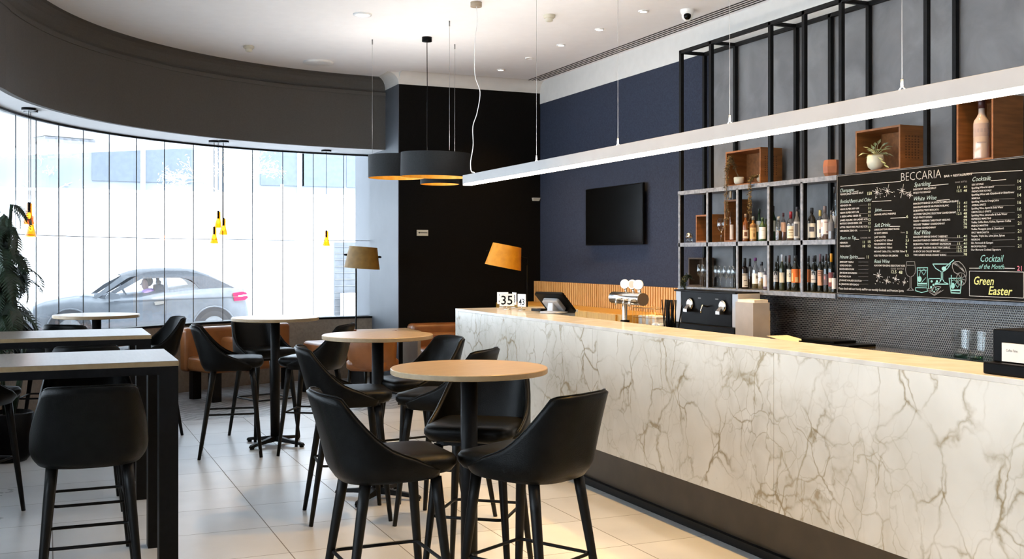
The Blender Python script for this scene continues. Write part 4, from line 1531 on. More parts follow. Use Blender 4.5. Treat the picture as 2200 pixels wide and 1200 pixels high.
bottle(1772, 442, 18, ZM, style='spirit', glass=(.86, .80, .76), clear=True, liquid=(.28, .20, .17), label=(.82, .76, .70), lab=(.17, .60), cap=(.20, .15, .14), caph=.20, desc='tall rounded bottle with pinkish white label and brown cap', group=GS, deco=((.45, .25, .22), [(-.1, .8, .78, .85), (-.8, -.5, .5, .8), (.3, .9, .1, .2)]))
bottle(1786, 452, 13, ZM, style='tall', glass=(.13, .13, .14), label=(.16, .16, .17), lab=(.30, .62), cap=(.08, .08, .09), desc='dark bottle with charcoal label next to the menu board', group=GS)
bottle(1793, 400, 11, ZM, X=5.58, style='tall', glass=(.80, .84, .86), clear=True, label=(.76, .68, .60), lab=(.22, .45), cap=(.06, .05, .05), desc='very tall slender clear bottle half behind the menu board', group=GS)
bottle(1570, 410, 13, ZM, X=5.52, style='tall', glass=(.90, .86, .80), clear=True, label=(.82, .82, .80), lab=(.05, .34), cap=(.7, .5, .3), desc='tall slim clear bottle with white label inside the narrow crate', group=GS)
GB = 'spirit bottles on the bottom shelf'
bottle(1600, 554, 15, ZL, style='square', glass=(.025, .012, .008), label=(.72, .73, .75), lab=(.06, .50), cap=K, caph=.26, desc='square dark whiskey bottle with white label on the bottom shelf', group=GB, deco=((.05, .05, .06), [(-.8, .8, .86, .92), (.0, .9, .1, .14), (-.2, .6, .45, .5)]))
bottle(1611, 555, 13, ZL, X=5.55, style='spirit', glass=(.65, .62, .60), clear=True, liquid=(.12, .05, .03), cap=K, caph=.26, desc='bottle with long black cap behind the square whiskey bottle', group=GB)
bottle(1623, 553, 15, ZL, style='spirit', glass=(.88, .88, .88), clear=True, liquid=(.22, .15, .05), label=(.80, .78, .74), lab=(.18, .50), cap=(.13, .02, .12), caph=.10, desc='clear bottle with purple cap on the bottom shelf', group=GB, deco=((.25, .2, .15), [(.1, .6, .5, .8)]))
bottle(1636, 562, 16, ZL, style='spirit', glass=(.90, .90, .90), clear=True, liquid=(.30, .22, .10), label=(.78, .80, .82), lab=(.45, .62), cap=(.04, .04, .05), desc='clear bottle of golden spirit with black stopper, bottom shelf', group=GB)
bottle(1644, 576, 9, ZL, style='spirit', glass=(.82, .76, .82), clear=True, liquid=(.55, .48, .56), label=(.75, .70, .76), lab=(.15, .70), cap=(.5, .5, .52), desc='small bottle with pale pink label beside the third upright', group=GB)
bottle(1657, 579, 8, ZL, style='square', glass=(.25, .05, .03), label=(.60, .64, .66), lab=(.45, .86), cap=(.5, .5, .5), desc='small square red bottle with grey-white label, bottom shelf', group=GB)
GW = 'wine bottles on the bottom shelf'
DG = (.012, .014, .010)
dm = [(-.7, -.3, .65, .95), (.0, .4, .65, .95), (-.3, .0, .80, 1.0), (-.8, .8, .26, .30)]
bottle(1667, 562, 11, ZL, style='wine', glass=DG, label=(.78, .72, .68), lab=(.30, .66), cap=DG, desc='wine bottle with patterned white label at the left of the wine row', group=GW, deco=((.08, .08, .08), dm))
bottle(1671, 549, 10, ZL, X=5.57, style='wine', glass=DG, cap=K, desc='dark wine bottle behind the patterned white label at the row start', group=GW)
bottle(1680, 546, 12, ZL, style='wine', glass=(.035, .045, .02), label=(.76, .66, .48), lab=(.22, .50), cap=(.72, .74, .78), caph=.20, desc='green wine bottle with white capsule and plain cream label', group=GW)
bottle(1688, 549, 10, ZL, X=5.57, style='wine', glass=DG, cap=K, desc='dark wine bottle between the white capsule and the maroon one', group=GW)
bottle(1696, 548, 12, ZL, style='wine', glass=DG, label=(.78, .70, .56), lab=(.26, .60), cap=(.09, .03, .03), caph=.20, desc='wine bottle with maroon capsule and cream label with round letter', group=GW, deco=((.15, .12, .1), [(-.75, -.65, .4, .65), (-.2, -.08, .4, .65), (.2, .35, .4, .65), (-.1, .3, .62, .68), (-.1, .3, .38, .43)]))
bottle(1709, 548, 18, ZL, style='wine', glass=DG, label=(.86, .17, .02), lab=(.24, .62), cap=K, caph=.16, desc='wine bottle with the widest bright orange label', group=GW, deco=((.80, .50, .22), [(-.1, .6, .05, .4), (-.85, -.6, .1, .7)]))
bottle(1724, 548, 13, ZL, style='wine', glass=DG, label=(.78, .15, .02), lab=(.24, .62), cap=K, desc='second wine bottle with orange label, right of the widest one', group=GW, deco=((.80, .46, .20), [(-.4, .8, .05, .5)]))
bottle(1737, 549, 12, ZL, X=5.53, style='wine', glass=DG, label=(.48, .12, .03), lab=(.26, .62), cap=K, desc='third orange-labelled wine bottle, shadow put into its darker label', group=GW)  # darker orange of the label carries the shadow on this bottle
bottle(1748, 549, 12, ZL, style='wine', glass=DG, label=(.78, .72, .68), lab=(.26, .58), cap=(.04, .04, .045), desc='wine bottle with patterned white label right of the orange labels', group=GW, deco=((.08, .08, .08), dm))
bottle(1752, 548, 11, ZL, X=5.58, style='wine', glass=DG, cap=K, desc='dark wine bottle behind the second patterned label', group=GW)
bottle(1762, 545, 12, ZL, style='wine', glass=DG, label=(.70, .36, .22), lab=(.18, .58), cap=(.20, .12, .14), caph=.20, desc='wine bottle with mauve capsule and copper line-pattern label', group=GW, deco=((.18, .07, .04), [(-.8, .3, .88, .92), (-.8, .3, .76, .80), (-.8, .3, .64, .68), (.3, .42, .2, .92), (.6, .7, .2, .92)]))
bottle(1768, 549, 10, ZL, X=5.58, style='wine', glass=DG, cap=K, desc='dark wine bottle behind the copper-labelled one', group=GW)
bottle(1775, 545, 12, ZL, style='wine', glass=DG, label=(.14, .10, .11), lab=(.20, .48), cap=(.05, .03, .03), desc='wine bottle with dark plum label and brown capsule', group=GW, deco=((.5, .2, .2), [(-.7, -.3, .5, .8)]))
bottle(1781, 548, 10, ZL, X=5.58, style='wine', glass=DG, cap=K, desc='dark wine bottle behind the yellow-capped one', group=GW)
bottle(1786, 544, 13, ZL, style='wine', glass=DG, label=(.22, .06, .06), lab=(.16, .52), cap=(.85, .36, .03), caph=.22, desc='wine bottle with orange-yellow capsule and maroon label', group=GW, deco=((.75, .62, .5), [(-.8, .6, .3, .6)]))
bottle(1792, 586, 7, ZL, X=5.46, style='wine', glass=DG, label=(.78, .70, .62), lab=(.22, .75), cap=K, desc='small bottle with cream label against the menu board edge', group=GW)


def wine_glass_mesh():
    t = empty('wine_glass')
    MB().lathe([(.032, 0), (.030, .002), (.004, .008), (.0035, .085), (.012, .092), (.030, .115), (.036, .140), (.033, .175), (.027, .205)], 20, cap1=False).build('glass_bowl', M_GLASS, t)
    return t


wg = wine_glass_mesh()
first = True
for (u, v, X, zb, sc, lb) in ((1505, 562, 5.50, ZL, 1, 'stemmed wine glass on the bottom shelf, leftmost in front of the dark crate'), (1514, 562, 5.52, ZL, 1, 'stemmed wine glass on the bottom shelf, second from left by the dark crate'),
                              (1533, 568, 5.48, ZL, .95, 'wine glass just right of the second upright, bottom shelf'), (1541, 568, 5.58, ZL, .95, 'wine glass behind the second and third of the bottom shelf row'), (1548, 568, 5.48, ZL, .95, 'wine glass in the middle of the bottom shelf row'),
                              (1560, 568, 5.48, ZL, .95, 'wine glass right of the middle one on the bottom shelf'), (1570, 568, 5.50, ZL, .95, 'wine glass second from the right in the bottom shelf row'), (1578, 568, 5.52, ZL, .95, 'wine glass rightmost in the bottom shelf row, at the upright'),
                              (1549, 470, 5.42, ZM, 1.02, 'large balloon wine glass on the middle shelf before the low crate')):
    p = at_X(u, v, X)
    o = wg if first else copy_tree(wg)
    first = False
    o.location = (X, p.y, zb)
    o.scale = (sc, sc, sc)
    tag(o, lb, 'glass', 'stemmed glasses on the bar shelves')
p = at_X(1481, 512, 5.50)
t = empty('glass_jar', (5.50, p.y, ZM), 0, 'small clear jar with chrome domed lid at the left of the middle shelf', 'jar')
MB().lathe([(.030, 0), (.033, .004), (.033, .045), (.030, .05)], 20, cap1=False).build('glass_body', M_GLASS, t)
MB().lathe([(.034, .05), (.034, .065), (.028, .085), (.012, .097), (.001, .099)], 20, cap1=False).build('lid', M_CHROME, t)


def leaf_card(c, d, l, w_, mb, bend=.2, up=Vector((0, 0, 1))):
    d = d.normalized()
    s = d.cross(up)
    if s.length < .05:
        s = d.cross(Vector((1, 0, 0)))
    s.normalize()
    n = s.cross(d)
    a = c
    b = c + d * l * .45 + s * w_ / 2 - n * bend * l * .1
    e = c + d * l - n * bend * l * .5
    f = c + d * l * .45 - s * w_ / 2 - n * bend * l * .1
    g = c + d * l * .5 + n * .08 * l
    mb.add([a, b, e, f, g], [(0, 1, 4), (1, 2, 4), (2, 3, 4), (3, 0, 4)])


def trailing(u, vtop, vbot, X, label, pot=True, seed=1, spread=.035, m=M_DRY, z0=None, pot_m=M_CERAM):
    rnd = random.Random(seed)
    a = at_X(u, vtop, X)
    zb = z0 if z0 is not None else a.z
    t = empty('trailing_plant', (X, a.y, zb), 0, label, 'plant')
    if pot:
        MB().lathe([(.03, 0), (.042, .02), (.045, .06), (.04, .065), (.001, .06)], 18, cx=.07, cap1=False).build('pot', pot_m, t)
    zb_ = at_X(u, vbot, X).z - zb
    ztop = a.z - zb
    mb, st = MB(), MB()
    for k in range(6):
        dy = rnd.uniform(-spread, spread)
        dx = rnd.uniform(-.015, .02)
        end = zb_ + rnd.uniform(0, .45) * (ztop - zb_)
        pts = [Vector((.07, dy * .3, .06)), Vector((-.02 + dx, dy, max(.05, ztop))), Vector((-.055 + dx, dy * 1.2, ztop * .5)), Vector((-.06 + dx, dy * 1.3, end))]
        pp = []
        for i in range(3):
            for j in range(8):
                pp.append(pts[i].lerp(pts[i + 1], j / 8))
        pp = [q + Vector((rnd.uniform(-.004, .004), rnd.uniform(-.004, .004), 0)) for q in pp]
        st.tube(pp, .0012, 4)
        for q in pp[4:]:
            for _ in range(4):
                dd = Vector((rnd.uniform(-1, 1), rnd.uniform(-1, 1), rnd.uniform(-.9, .5)))
                leaf_card(q, dd, rnd.uniform(.014, .026), .012, mb)
    st.build('stem', m, t)
    mb.build('foliage', m, t)
    return t


trailing(1573, 335, 512, SXF + .02, 'long dried trailing plant hanging from the left of the top shelf crate', seed=2, z0=2.172)
trailing(1622, 385, 505, SXF + .02, 'trailing plant in a pale pot spilling from the right of the top shelf crate', seed=5, z0=2.172, spread=.03)
t = trailing(1477, 590, 632, SXF + .03, 'small dark trailing plant hanging off the left end of the bottom shelf', pot=False, seed=8, z0=ZL + .0, m=M_LEAF, spread=.03)
# wooden pot
p = at_X(1781, 375, 5.47)
t = empty('wooden_pot', (5.50, p.y, ZT_), radians(20), 'faceted reddish wooden pot on the top shelf left of the menu board', 'pot')
MB().lathe([(.048, 0), (.064, .03), (.068, .08), (.060, .128), (.052, .13), (.05, .11), (.001, .11)], 6, smooth=False, cap1=False).build('body', M_TERRA, t)
# succulent pot in crate B
p = at_X(1881, 352, 5.46)
t = empty('potted_plant', (5.46, p.y, ZT_ + .0155), 0, 'variegated leafy plant in a round cream pot inside the crate', 'plant')
MB().lathe([(.028, 0), (.052, .02), (.062, .055), (.058, .095), (.050, .108), (.046, .10), (.001, .095)], 24, cap1=False).build('pot', M_CERAM, t)
rnd = random.Random(4)
mb, st = MB(), MB()
for k in range(26):
    a = rnd.uniform(0, 2 * pi)
    el = rnd.uniform(.1, 1.2)
    d = Vector((cos(a) * cos(el), sin(a) * cos(el), sin(el)))
    l = rnd.uniform(.05, .11)
    st.tube([(0, 0, .10), tuple(Vector((0, 0, .10)) + d * l)], .0015, 4)
    leaf_card(Vector((0, 0, .10)) + d * l * .8, d + Vector((0, 0, -.3)), .06, .026, mb, .5)
for k in range(9):
    q = Vector((-.03 - .004 * k, -.06 - .014 * k, .09 - .010 * k))
    leaf_card(q, Vector((-.3, -1, -.5 + .2 * (k % 3))), .045, .02, mb, .4)
st.build('stem', M_LEAFP, t)
mb.build('foliage', M_LEAFP, t)
# large bottle in crate C
bottle(2109, 215, 34, ZT_ + .0155, X=5.50, style='wine', glass=(.50, .40, .34), label=(.36, .28, .26), lab=(.38, .60), cap=(.06, .02, .02), caph=.14, desc='very large frosted clear bottle with dark cap in the tall crate', name='large_bottle', deco=((.30, .24, .24), [(-.7, .7, .3, .6), (-.5, .5, -.5, -.42)]))

# ================================================================== ON THE BACK COUNTER
t = empty('coffee_machine', (5.22, at_X(1507, 700, 5.10).y, .90), 0, 'black twin-head capsule coffee machine with silver side panels under the shelves', 'coffee machine')
ya, yb = at_X(1440, 700, 5.10).y, at_X(1574, 700, 5.10).y
ym = t.location.y
y1, y0 = ya - ym, yb - ym
zt = at_X(1500, 624, 5.10).z - .90
MB().box(-.10, .155, y0, y1, 0, .07).build('drip_base', M_BLKPL, t, bevel=.008)
MB().box(-.06, .155, y0 + .08, y1 - .08, .07, zt - .012).build('body', M_BLKPL, t, bevel=.004)
for s, q in ((1, y1), (-1, y0)):
    MB().box(-.065, .155, q - s * .085, q - s * .005, .07, zt - .012).build('side_panel', M_SILVER, t, bevel=.004)
MB().box(-.09, .155, y0 + .01, y1 - .01, zt - .016, zt).build('top_cover', M_BLKPL, t, bevel=.004)
for s in (.52, -.52):
    yy = s * y1 if s > 0 else -s * y0
    mt = Matrix.Translation((-.062, yy, zt * .66)) @ Matrix.Rotation(radians(-90), 4, 'Y')
    MB().lathe([(.052, 0), (.052, .012), (.044, .018), (.03, .02)], 28, mtx=mt).build('head_ring', M_CHROME, t)
    mt2 = Matrix.Translation((-.075, yy, zt * .60))
    MB().rings([[(-.01, -.018, .02), (-.01, .018, .02), (.0, .018, .02), (.0, -.018, .02)], [(-.045, -.028, -.02), (-.045, .028, -.02), (.0, .028, -.02), (.0, -.028, -.02)], [(-.045, -.028, -.045), (-.045, .028, -.045), (.0, .028, -.045), (.0, -.028, -.045)]], smooth=False, mtx=mt2).build('spout_lever', M_CHROME, t)
for s in (.12, -.14):
    MB().box(-.0615, -.060, s - .022, s + .022, zt * .80, zt * .83).build('display', M_WTDIM, t)
MB().tube([(-.06, 0, zt * .62), (-.11, 0, zt * .66), (-.125, 0, zt * .55), (-.125, 0, zt * .48)], .007, 8).build('hot_water_spout', M_CHROME, t)
# card boxes
for (u0, u1, vt, X, dp, lb, m) in ((1580, 1618, 642, 5.12, .16, 'tall grey card box standing right of the coffee machine', M_CARDB), (1616, 1633, 662, 5.30, .10, 'smaller pale card folder behind the tall grey card box', M_PAPER)):
    a = at_X(u0, vt, X); b = at_X(u1, vt, X)
    t = empty('menu_box', (X + dp / 2, (a.y + b.y) / 2, .90), 0, lb, 'box')
    h = (a.y - b.y) / 2
    H = a.z - .90
    MB().box(-dp / 2, dp / 2, -h, h, 0, H * .93).build('box_body', m, t, bevel=.001)
    MB().box(-dp / 2 + .02, dp / 2 - .01, -h + .01, h - .006, H * .93, H).build('paper_stack', M_PAPER, t)
a = at_X(1573, 630, 5.3)
t = empty('glass_stack', (5.33, a.y - .05, .90), 0, 'stack of clear tumblers behind the coffee machine corner', 'glass')
for k in range(4):
    MB().lathe([(.026, .08 * k), (.034, .08 * k + .085)], 16, cap1=False).build('tumbler', M_GLASS, t)
# papers and folder
a = at_X(1700, 724, 5.30)
t = empty('paper_stack', (5.30, a.y, .901), radians(-18), 'loose cream papers lying on the dark worktop', 'papers')
for k in range(3):
    MB().box(-.10, .10, -.16 + .01 * k, .14 + .02 * k, .003 * k, .003 * k + .0015, 0, Matrix.Rotation(radians(9 * k), 4, 'Z') @ Matrix.Rotation(radians(3 * k), 4, 'X')).build('sheet', M_PAPER, t)
a = at_X(1792, 728, 5.34)
t = empty('black_folder', (5.36, a.y, .901), radians(4), 'flat black folder case lying on the worktop below the menu board', 'folder')
MB().box(-.13, .13, -.26, .26, 0, .016).build('cover', M_BLKPL, t, bevel=.004)
MB().box(-.12, .10, -.10, .24, .017, .034).build('cover', M_BLKPL, t, bevel=.004)
# green glass tray with tumblers
a = at_X(2085, 768, 5.34)
t = empty('glass_tray', (5.36, a.y - .02, .901), 0, 'green-tinted glass slab tray on the back worktop under the two tumblers', 'tray')
MB().box(-.14, .14, -.32, .22, 0, .016).build('slab', M_GREENGL, t, bevel=.002)
ftp = flo(0, 1)
for (u, X, lb) in ((2064, 5.33, 'clear tumbler on the green tray, left one'), (2098, 5.30, 'clear tumbler on the green tray, right one')):
    a = at_X(u, 740, X)
    t = empty('tumbler', (X, a.y, .918), 0, lb, 'glass', 'tumblers on the green tray')
    MB().lathe([(.040, 0), (.050, .05), (.056, .165)], 20, cap1=False).build('glass_wall', M_GLASS, t)
    MB().lathe([(.038, .002), (.038, .016)], 20).build('glass_base', M_GREENGL, t)

# ================================================================== ON THE BAR
LZ = 1.101
a = at_z(2139, 795, LZ)
t = empty('cup_caddy', (3.34, 4.0 - .0, LZ), 0, 'black counter caddy with a cream card at the right edge', 'caddy')
cy0 = at_X(2141, 760, 3.30).y
t.location.y = cy0
MB().box(-.03, .26, -.85, .075, 0, .045).build('tray', M_BLKPL, t, bevel=.006)
cy1 = at_X(2150, 760, 3.38).y - cy0
MB().box(.02, .22, -.60, cy1 + .02, .045, .17).build('holder', M_BLKPL, t, bevel=.004)
MB().box(.012, .0195, -.16, cy1 - .030, .050, .120).build('card', M_PAPER, t)
mb = MB()
vs, fs = text_mesh('Coffee Time')
mb.add([(.0115, cy1 - .050 - p_.x * .0105, .088 + p_.y * .014) for p_ in vs], fs)
mb.build('card_lettering', M_BLKPL, t)
for k in range(4):
    MB().lathe([(.033, .17), (.043, .20 - .004 * k), (.043, .205)], 18, cx=.10, cy=-.10 - .1 * k, cap1=False).build('cup', M_PAPER, t)
a = at_z(2147, 786, LZ)
t = empty('sugar_jar', (3.43, cy0 + .045, LZ), 0, 'small clear faceted jar behind the black caddy', 'jar')
MB().lathe([(.022, 0), (.024, .06), (.017, .075), (.018, .09)], 8, smooth=False, cap1=False).build('glass_body', M_GLASS, t)

# till tablet
p = at_z(1190, 672, LZ)
t = empty('till_tablet', (p.x, p.y, LZ), rza(-50), 'black touchscreen till on a grey stand, seen from behind at the bar end', 'till')
MB().lathe([(.11, 0), (.11, .012), (.05, .02)], 28).build('base', M_SILVER, t)
mt = Matrix.Translation((0, 0, 0))
MB().rings([[(x, y, z) for x, y in rrect(hx, hy, .01, 3)] for hx, hy, z in ((.055, .03, .015), (.045, .028, .09), (.05, .03, .10))], smooth=False).build('stand', M_SILVER, t)
mts = Matrix.Translation((.02, 0, .085)) @ Matrix.Rotation(radians(40), 4, 'Y')
MB().prism(rrect(.12, .14, .015, 3), -.012, .012, 0, mts).build('screen_housing', M_BLKPL, t, bevel=.003)
MB().prism(rrect(.07, .08, .02, 3), -.045, -.0125, 0, mts).build('rear_cover', M_SILVER, t, bevel=.003)
MB().prism(rrect(.112, .132, .01, 3), .0122, .0135, 0, mts).build('screen_glass', M_TVBLK, t)
p = at_z(1160, 668, LZ)
t = empty('card_reader', (p.x, p.y, LZ), rza(-30), 'small dark card reader lying left of the till', 'card reader')
MB().prism(rrect(.04, .08, .01, 3), 0, .022).build('body', M_BLKPL, t, bevel=.003)
MB().box(-.03, .03, .01, .06, .0222, .0235).build('display', M_WTDIM, t)


def number_sign(u, v, txt, rz, label, cw=.125, chh=.105):
    p = at_z(u, v, LZ)
    t = empty('table_number', (p.x, p.y, LZ), rz, label, 'table number', 'table number stands at the bar end')
    MB().lathe([(.03, 0), (.03, .006)], 16).build('base', M_CHROME, t)
    MB().tube([(0, 0, .004), (0, 0, .035)], .003, 6).build('stem', M_CHROME, t)
    MB().box(-cw / 2, cw / 2, -.002, .002, .030, .030 + chh).build('card', M_WHITE, t, bevel=.001)
    vs, fs = text_mesh(txt, 0, .01)
    x0, x1 = min(q.x for q in vs), max(q.x for q in vs)
    s_ = min(.075 / .7, (cw - .03) / (x1 - x0))
    sx = (cw - .03) / (x1 - x0)
    MB().add([((q.x - (x0 + x1) / 2) * sx, -.0026, .045 + q.y * s_) for q in vs], fs).build('number', M_BLKPL, t)


number_sign(1089, 665, '35', rza(0), 'white table number stand reading 35 on the bar end')
number_sign(1080, 660, '3', rza(10), 'white table number stand half hidden left of number 35', .10)
number_sign(1105, 661, '3', rza(70), 'white table number stand edge-on right of number 35', .10)
number_sign(1121, 666, '43', rza(48), 'white table number stand reading 43, nearest the till', .10)

# beer tap on the inner worktop
X0 = 3.90
ye, yf = at_X(1381, 643, X0).y, at_X(1318, 632, X0).y
z_ax = at_X(1381, 643, X0).z
t = empty('beer_tap', (X0, (ye + yf) / 2, .901), 0, 'horizontal steel beer font with four round tap badges behind the bar', 'beer tap')
h = (yf - ye) / 2
zc = z_ax - .901
mtc = Matrix.Translation((0, 0, zc)) @ Matrix.Rotation(radians(90), 4, 'X')
MB().lathe([(.042, -h), (.045, -h + .004), (.045, h - .004), (.042, h)], 28, mtx=mtc).build('font_cylinder', M_CHROME, t)
MB().lathe([(.046, h), (.046, h + .006)], 28, mtx=mtc).build('end_cap', mat('bronze_disc', (.16, .11, .07), .5, .4), t)
yc = at_X(1342, 660, X0).y - t.location.y
MB().lathe([(.045, 0), (.045, .01), (.019, .02), (.019, zc)], 20, cy=yc).build('column', M_CHROME, t)
cols = [M_WHITE, mat('badge_pink', (.75, .42, .33), .5), mat('badge_coral', (.78, .40, .30), .5), mat('badge_blue', (.62, .76, .82), .5)]
for k, u in enumerate((1346, 1362, 1374, 1387)):
    yy = at_X(u, 622, X0).y - t.location.y
    if k == 3:
        yy = -h + .03
    MB().tube([(0, yy, zc + .04), (-.01, yy, zc + .07)], .008, 8).build('tap_handle', M_CHROME, t)
    mtb = Matrix.Translation((-.015, yy, zc + .105)) @ Matrix.Rotation(radians(32), 4, 'Z') @ Matrix.Rotation(radians(-90), 4, 'Y')
    MB().lathe([(.034, -.008), (.034, .006)], 24, mtx=mtb).build('badge', M_WHITE, t)
    MB().lathe([(.025, .0062), (.025, .008)], 24, mtx=mtb).build('badge_face', cols[k], t)
    MB().tube([(-.04, yy, zc), (-.085, yy, zc - .005), (-.09, yy, zc - .05)], .007, 8).build('spout', M_CHROME, t)
# wire basket
p = at_X(1352, 690, 3.95); q = at_X(1400, 690, 3.95)
t = empty('wire_basket', (4.06, (p.y + q.y) / 2, .901), 0, 'gold wire rack basket on the inner worktop beside the beer font', 'basket')
hy = (p.y - q.y) / 2
mb = MB()
zt = at_X(1375, 662, 3.95).z - .901
for k in range(8):
    yy = -hy + 2 * hy * k / 7
    mb.tube([(-.08, yy, zt), (-.08, yy, 0.002), (.08, yy, .002), (.08, yy, zt)], .002, 5)
for z in (.002, zt * .5, zt * .75, zt):
    mb.tube([(-.08, -hy, z), (.08, -hy, z), (.08, hy, z), (-.08, hy, z)], .003, 5, closed=True)
mb.build('wire_frame', mat('brass_wire', (.45, .30, .14), .35, .8), t)
for k in range(3):
    MB().box(-.06, .06, -hy + .02 + k * hy * .6, -hy + .02 + k * hy * .6 + .06, .005, zt * .8).build('napkin_pack', M_PAPER, t)
# straws and stirrers
p = at_z(1438, 706, LZ)
t = empty('straw_holder', (p.x + .06, p.y, LZ - .2), 0, 'dark caddy of black straws and paper sachets behind the bar ledge', 'caddy')
t.location = (3.83, at_X(1440, 690, 3.83).y, .901)
MB().box(-.08, .08, -.10, .16, 0, .16).build('caddy_box', M_BLKPL, t, bevel=.004)
rnd = random.Random(9)
for k in range(26):
    x, y = rnd.uniform(-.03, .03), rnd.uniform(-.04, .06)
    MB().tube([(x, y, .10), (x + rnd.uniform(-.02, .02), y + rnd.uniform(-.03, .03), .36)], .0035, 5).build('straw', M_BLKPL, t)
MB().tube([(0, -.08, .10), (-.01, -.16, .33)], .005, 6).build('stirrer', M_BLKPL, t)
for k in range(12):
    MB().box(-.02, .02, -.004, .004, -.03, .03, 0, Matrix.Translation((rnd.uniform(-.05, .0), .09 + rnd.uniform(-.02, .06), .17)) @ Matrix.Rotation(rnd.uniform(-1, 1), 4, 'X')).build('sachet', M_WHITE, t)
p = at_X(1345, 685, 3.86)
t = empty('black_cup', (3.84, p.y - .02, .901), 0, 'small black cup at the foot of the beer font', 'cup')
MB().lathe([(.025, 0), (.034, .19), (.030, .188), (.022, .01)], 18, cap1=False).build('body', M_BLKPL, t)

# ================================================================== BIG PLANT AT THE LEFT
pc = flo(18, 8.15)
t = empty('potted_tree', (pc.x, pc.y, 0), 0, 'large dark plant with drooping split leaves cut by the left edge', 'plant')
MB().lathe([(.13, 0), (.17, .05), (.18, .36), (.165, .37), (.155, .33), (.001, .33)], 28, cap1=False).build('pot', M_BLKPL, t)
MB().lathe([(.154, .335), (.001, .34)], 20, cap0=False, cap1=False).build('soil', M_SOIL, t)
rnd = random.Random(21)
st = MB()
st.tube([(0.02, 0, .33), (.10, .0, .7), (.11, 0, .95), (.05, .02, 1.15), (.0, 0, 1.6), (.02, 0, 1.95)], .022, 10, r1=.012)
st.tube([(-.02, 0, .33), (-.06, .05, .9), (-.10, .02, 1.5), (-.12, 0, 1.9)], .018, 8, r1=.01)
st.build('stem', M_LEAF, t)


def big_leaf():
    """pinnate drooping leaf, base at origin, growing along +x and bending down"""
    mb = MB()
    L = .42

    def mid(s):
        return Vector((L * s * (1 - .25 * s), 0, .05 * s - .26 * s * s))
    n = 10
    for i in range(n):
        s0 = .12 + .86 * i / n
        p0 = mid(s0)
        for sd in (-1, 1):
            ln = .135 * sin(pi * min(1, .18 + s0 * .82)) + .03
            d = Vector((.62, sd * .8, -.35)).normalized()
            tip = p0 + d * ln
            wv = Vector((.013, 0, -.004))
            midp = p0.lerp(tip, .55) + Vector((0, 0, .012))
            mb.add([p0 - wv, p0 + wv, midp + wv * 1.15, tip + wv * .25, tip - wv * .25, midp - wv * 1.15], [(0, 1, 2, 5), (5, 2, 3, 4)])
    for i in range(12):
        a, b = mid(i / 12), mid((i + 1) / 12)
        wv = Vector((0, .030 * sin(pi * (i + .5) / 12) + .004, 0))
        mb.add([a - wv, a + wv, b + wv, b - wv], [(0, 1, 2, 3)])
    return mb


lf = big_leaf().build('leaf', M_LEAF, t)
cnt = 0
for k in range(98):
    z = rnd.uniform(.98, 1.98)
    prof_r = .16 if z > 1.75 else .30 if z > 1.3 else .28
    a = rnd.uniform(0, 2 * pi)
    o = lf if k == 0 else lf.copy()
    if k:
        COL.objects.link(o)
        o.parent = t
    o.location = (-.03 + cos(a) * prof_r * rnd.uniform(0, .45), sin(a) * prof_r * rnd.uniform(0, .45), z)
    sc = rnd.uniform(.6, 1.0) * (.65 if z > 1.75 else .82)
    o.scale = (sc, sc, sc)
    o.rotation_euler = (rnd.uniform(-.4, .4), rnd.uniform(.1, 1.2), a)

# ================================================================== OUTSIDE
GZ = -.10
M_STREET = mat('pale_street', (.62, .62, .63), .8, c2=(.68, .68, .69), scale=2)
M_FAC = mat('white_render', (.86, .86, .87), .9, c2=(.90, .90, .90))
M_BAND = mat('pale_blue_grey_cladding', (.145, .162, .185), .7, c2=(.18, .198, .22), scale=1.2)
M_BAND2 = mat('blue_grey_glazing', (.10, .116, .136), .5, spec=.2)
struct(MB().box(-30, 30, 13.0, 60, GZ - .1, GZ).build('ground', M_STREET))
struct(MB().box(-30, 30, 13.6, 16.2, GZ, GZ + .09).build('ground', mat('pavement', (.5, .5, .5), .85)))
FY = 26.0
t = empty('building', (5, FY, GZ), 0, 'pale building across the street with blue-grey upper band', 'building')
zb0 = at_Y(200, 411, FY).z - GZ
MB().box(-24, 24, 0, 1.5, 0, zb0).build('rendered_wall', M_FAC, t)
MB().box(-24, 24, .05, 1.5, zb0, zb0 + 2.2).build('upper_band', M_BAND, t)
MB().box(-24, 24, -.12, .05, zb0 - .02, zb0 + .05).build('string_course', M_FAC, t)
for u in (198, 310, 650, 560, 745):
    x = at_Y(u, 380, FY).x - 5
    MB().box(x, x + 1.05, .02, .05, zb0 + .25, zb0 + 1.9).build('window_pane', M_BAND2, t)
for u in (312, 648):
    x = at_Y(u, 380, FY).x - 5
    MB().box(x - .1, x, -.02, .06, zb0, zb0 + 2.2).build('pilaster', M_FAC, t)
a = at_Y(718, 520, FY - .1); b = at_Y(815, 650, FY - .1)
M_BRICK = mat('grey_louvre', (.075, .08, .088), .7, c2=(.10, .105, .112), scale=5)
MB().box(a.x - 5, b.x - 5 + .6, -.14, -.04, 0.2, a.z - GZ).build('louvre_panel', M_BRICK, t)
mb = MB()
for k in range(11):
    z = a.z - GZ - .12 - .16 * k
    if z < .2:
        break
    mb.box(a.x - 5, b.x - 5 + .6, -.155, -.14, z, z + .02)
mb.build('louvre_blades', mat('dark_joint', (.12, .12, .13), .8), t)
a2 = at_Y(738, 630, FY - .6)
MB().box(a2.x - 5, a2.x - 5 + 3, -.9, -.3, 0.0, a2.z - GZ).build('low_wall', M_FAC, t)

